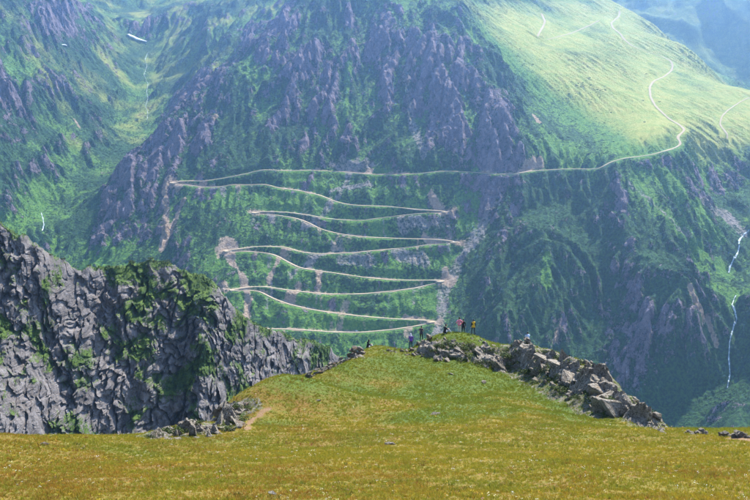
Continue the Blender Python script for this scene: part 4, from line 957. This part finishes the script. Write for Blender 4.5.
def ball(bm, c, rx, ry, rz, mi, M=None, u=14, v=10, keep=None):
    res = bmesh.ops.create_uvsphere(bm, u_segments=u, v_segments=v, radius=1)
    for vt in res['verts']:
        q = Vector((vt.co.x * rx, vt.co.y * ry, vt.co.z * rz)); vt.co = (M @ q if M else q) + Vector(c)
    for vt in res['verts']:
        for f in vt.link_faces: f.material_index = mi; f.smooth = True
    return res['verts']
def person(px, feet_py, label, pose, top, legs_c, facing=0.0, Y=106.0, hood=None, sleeves=None, scale=1.0, hairlong=False, bag=None, z_extra=0.0):
    p0 = at(px, feet_py, Y); zg = hill_z(p0[0], p0[1]); p0 = np.array([p0[0], p0[1], zg + z_extra])
    root = empty('person', p0, facing); tag(root, label, 'person', 'hikers on the hill crest'); root.scale = (scale,) * 3
    J = dict(pel=(0, 0, .95), spi=(0, .01, 1.13), che=(0, .0, 1.33), nec=(0, .01, 1.47), hed=(0, .02, 1.54))
    for s, k in ((-1, 'l'), (1, 'r')):
        J['sh' + k] = (s * .175, 0, 1.40); J['hi' + k] = (s * .09, 0, .90)
        J['kn' + k] = (s * .105, .02, .50); J['an' + k] = (s * .115, -.02, .09); J['to' + k] = (s * .13, .14, .035)
        J['el' + k] = (s * .25, -.02, 1.13); J['wr' + k] = (s * .26, .08, .90)
    if pose == 'hips':
        for s, k in ((-1, 'l'), (1, 'r')): J['el' + k] = (s * .36, -.06, 1.18); J['wr' + k] = (s * .19, .05, 1.02)
    if pose == 'phone':
        for s, k in ((-1, 'l'), (1, 'r')): J['el' + k] = (s * .24, .12, 1.16); J['wr' + k] = (s * .08, .30, 1.28)
    if pose == 'point':
        J['elr'] = (.33, .22, 1.33); J['wrr'] = (.40, .46, 1.38)
    if pose == 'stride':
        J['knl'] = (-.11, .14, .52); J['anl'] = (-.12, .16, .09); J['tol'] = (-.13, .31, .04); J['knr'] = (.1, -.05, .5); J['anr'] = (.11, -.20, .10); J['tor'] = (.12, -.05, .035)
    if pose == 'sit':
        dz = -.80
        for k in ('pel', 'spi', 'che', 'nec', 'hed', 'shl', 'shr', 'hil', 'hir'): J[k] = (J[k][0], J[k][1] + {'che': .05, 'nec': .09, 'hed': .12, 'shl': .06, 'shr': .06}.get(k, 0), J[k][2] + dz)
        for s, k in ((-1, 'l'), (1, 'r')):
            J['kn' + k] = (s * .13, .40, .40); J['an' + k] = (s * .13, .66, .06); J['to' + k] = (s * .15, .80, .03); J['el' + k] = (s * .25, .18, .42); J['wr' + k] = (s * .12, .38, .45)
    names = list(J); ix = {n: i for i, n in enumerate(names)}
    E = [('pel', 'spi'), ('spi', 'che'), ('che', 'nec'), ('nec', 'hed'), ('che', 'shl'), ('che', 'shr'), ('shl', 'ell'), ('shr', 'elr'), ('ell', 'wrl'), ('elr', 'wrr'), ('pel', 'hil'), ('pel', 'hir'), ('hil', 'knl'), ('hir', 'knr'), ('knl', 'anl'), ('knr', 'anr'), ('anl', 'tol'), ('anr', 'tor')]
    R = dict(pel=(.155, .12), spi=(.145, .105), che=(.165, .115), nec=(.058, .06), hed=(.06, .065), sh=(.068, .068), el=(.048, .048), wr=(.032, .036), hi=(.095, .095), kn=(.062, .062), an=(.042, .045), to=(.035, .03))
    me = bpy.data.meshes.new('body'); me.from_pydata([J[n] for n in names], [(ix[a], ix[b]) for a, b in E], []); o = bpy.data.objects.new('body', me); COL.objects.link(o)
    md = o.modifiers.new('skin', 'SKIN'); md.use_smooth_shade = True
    for n, i in ix.items():
        sv = me.skin_vertices[0].data[i]; sv.radius = R.get(n) or R[n[:2]]; sv.use_root = n == 'pel'
    s_ = o.modifiers.new('sub', 'SUBSURF'); s_.levels = s_.render_levels = 1
    dg = bpy.context.evaluated_depsgraph_get(); me2 = bpy.data.meshes.new_from_object(o.evaluated_get(dg)); o.modifiers.clear(); o.data = me2; me2.name = 'body'; o.parent = root
    mt, ml = plain('jacket', top), plain('trousers', legs_c); msl = plain('sleeve', sleeves) if sleeves else mt
    bm = bmesh.new(); bm.from_mesh(me2)
    segs = [(Vector(J[a]), Vector(J[b]), a, b) for a, b in E]
    for f in bm.faces:
        c = f.calc_center_median(); best = min(segs, key=lambda s: ((lambda t: (s[0] + (s[1] - s[0]) * t - c).length)(max(0, min(1, (c - s[0]).dot(s[1] - s[0]) / max(1e-6, (s[1] - s[0]).length_squared))))))
        a, b = best[2], best[3]
        f.material_index = 0 if b in ('hed',) else 4 if a[:2] == 'el' or b[:2] == 'el' else 3 if a[:2] == 'an' else 2 if (a[:2] in ('hi', 'kn') or b[:2] == 'hi') else 1
        f.smooth = True
    # head with nose, ears, eyes, mouth
    h = Vector(J['hed']) + Vector((0, .015, .085)); ball(bm, h, .075, .092, .115, 0, u=16, v=12)
    tube(bm, [h + Vector((0, .088, .015)), h + Vector((0, .108, -.02))], [.010, .015], 0, 6)
    for s in (-1, 1): ball(bm, h + Vector((s * .077, -.005, 0)), .010, .020, .028, 0, u=8, v=6); ball(bm, h + Vector((s * .030, .082, .012)), .011, .009, .008, 5, u=8, v=6)
    ball(bm, h + Vector((0, .088, -.052)), .024, .008, .006, 5, u=8, v=6)
    # hands: palm, four fingers, thumb
    for s, k in ((-1, 'l'), (1, 'r')):
        w_ = Vector(J['wr' + k]); d_ = (w_ - Vector(J['el' + k])).normalized(); side = d_.cross(Vector((0, 0, 1))); side = side.normalized() if side.length > .1 else Vector((1, 0, 0)); nrm = side.cross(d_)
        Mx = Matrix((side, d_, nrm)).transposed(); ball(bm, w_ + d_ * .05, .040, .055, .018, 0, Mx, 10, 8)
        for i, (off, ln) in enumerate(((-.028, .068), (-.010, .078), (.010, .074), (.027, .058))):
            b0 = w_ + d_ * .085 + side * off; tube(bm, [b0, b0 + d_ * ln * .5 - nrm * .006, b0 + d_ * ln * .85 - nrm * .026], [.0095, .0085, .0065], 0, 6)
        b0 = w_ + d_ * .035 - side * s * .034; tube(bm, [b0, b0 + d_ * .03 - side * s * .022, b0 + d_ * .058 - side * s * .026 - nrm * .012], [.012, .0105, .008], 0, 6)
    me2.materials.clear()
    for m_ in (SKIN, mt, ml, SHOE, msl, EYE): me2.materials.append(m_)
    bm.to_mesh(me2); bm.free()
    # hair or hood
    bm = bmesh.new(); vs_ = ball(bm, h + Vector((0, -.014, .012)), .084, .098, .118, 0, u=16, v=12)
    bmesh.ops.delete(bm, geom=[v for v in vs_ if (v.co - h).y > .045 and (v.co - h).z < .055 or (v.co - h).z < (-.14 if (hood or hairlong) else -.07)], context='VERTS')
    if hood or hairlong:
        b0 = h + Vector((0, -.06, -.05)); tube(bm, [b0, b0 + Vector((0, -.03, -.12)), b0 + Vector((0, -.045, -.24))], [.075, .085, .045], 0, 9)
    hm = bpy.data.meshes.new('hair'); bm.to_mesh(hm); bm.free(); hm.materials.append(plain('hood_cloth', hood) if hood else HAIR)
    ho = bpy.data.objects.new('hood' if hood else 'hair', hm); COL.objects.link(ho); ho.parent = root; sm = ho.modifiers.new('thick', 'SOLIDIFY'); sm.thickness = .006
    # jacket hem
    bm = bmesh.new(); c0 = Vector(J['spi']); c1 = Vector(J['pel']); rr = []
    for c, a, b in ((c0 + (c1 - c0) * .2, .150, .118), (c1, .172, .135), (c1 + Vector((0, 0, -.10 if pose != 'sit' else -.03)), .178, .142)):
        rr.append([bm.verts.new(c + Vector((a * math.cos(t_), b * math.sin(t_), 0))) for t_ in (2 * math.pi * k / 14 for k in range(14))])
    for a, b in zip(rr[:-1], rr[1:]):
        for k in range(14): bm.faces.new((a[k], a[(k + 1) % 14], b[(k + 1) % 14], b[k])).smooth = True
    jm = bpy.data.meshes.new('jacket_hem'); bm.to_mesh(jm); bm.free(); jm.materials.append(mt); jo = bpy.data.objects.new('jacket_hem', jm); COL.objects.link(jo); jo.parent = root; jo.modifiers.new('thick', 'SOLIDIFY').thickness = .01
    return root
person(459.2, 333.5, 'person in pink top and cream trousers with hands on hips', 'hips', (.72, .22, .30), (.62, .54, .44), .15, 106.6)
person(463.2, 333.8, 'person all in black standing close behind the one in pink', 'stand', (.018, .017, .020), (.022, .022, .028), -.1, 107.3)
person(473.2, 335.0, 'person in yellow vest with black sleeves and dark trousers', 'stride', (.72, .40, .03), (.035, .035, .045), .35, 106.3, sleeves=(.025, .024, .026))
person(421.3, 341.6, 'person in dark shirt and black trousers standing at the crest edge', 'phone', (.060, .050, .065), (.016, .016, .020), -.2, 106.0, sleeves=(.30, .22, .20))
person(410.8, 349.8, 'person in purple top with pale lavender headscarf and navy trousers', 'stand', (.17, .06, .36), (.030, .040, .085), .2, 105.5, hood=(.62, .55, .68), scale=.95)
person(444.6, 333.2, 'person in black top and pale grey trousers sitting on the crest rocks', 'sit', (.016, .015, .018), (.46, .48, .54), -1.1, 105.8, scale=1.12)
person(367.6, 350.4, 'person in black hooded top and pale trousers sitting alone beside the tan boulders', 'sit', (.014, .013, .016), (.52, .52, .55), -1.2, 105.5, hood=(.014, .013, .016), scale=1.1)
person(528.0, 340.0, 'person in pale blue shirt sitting on top of the right rock outcrop', 'sit', (.46, .58, .78), (.12, .14, .20), .3, 103.5, scale=1.0, z_extra=.2)

#HAZE
def haze():
    x0, x1, y0, y1, z0, z1 = -4200, 4200, -400, 6000, -60, 1560
    v = [(x, y, z) for x in (x0, x1) for y in (y0, y1) for z in (z0, z1)]
    f = [(0, 1, 3, 2), (4, 6, 7, 5), (0, 4, 5, 1), (2, 3, 7, 6), (0, 2, 6, 4), (1, 5, 7, 3)]
    m = bpy.data.materials.new('haze_air'); m.use_nodes = True; n = m.node_tree.nodes
    n.remove(n['Principled BSDF']); pv = n.new('ShaderNodeVolumePrincipled')
    pv.inputs['Color'].default_value = (0.36, 0.60, 1.0, 1); pv.inputs['Density'].default_value = 1.6e-4; pv.inputs['Anisotropy'].default_value = 0.8
    m.node_tree.links.new(pv.outputs[0], n['Material Output'].inputs['Volume'])
    o = mesh_from('haze', v, f, m, smooth=False); tag(o, 'thin blue mountain haze filling the valley', kind='stuff')
haze()
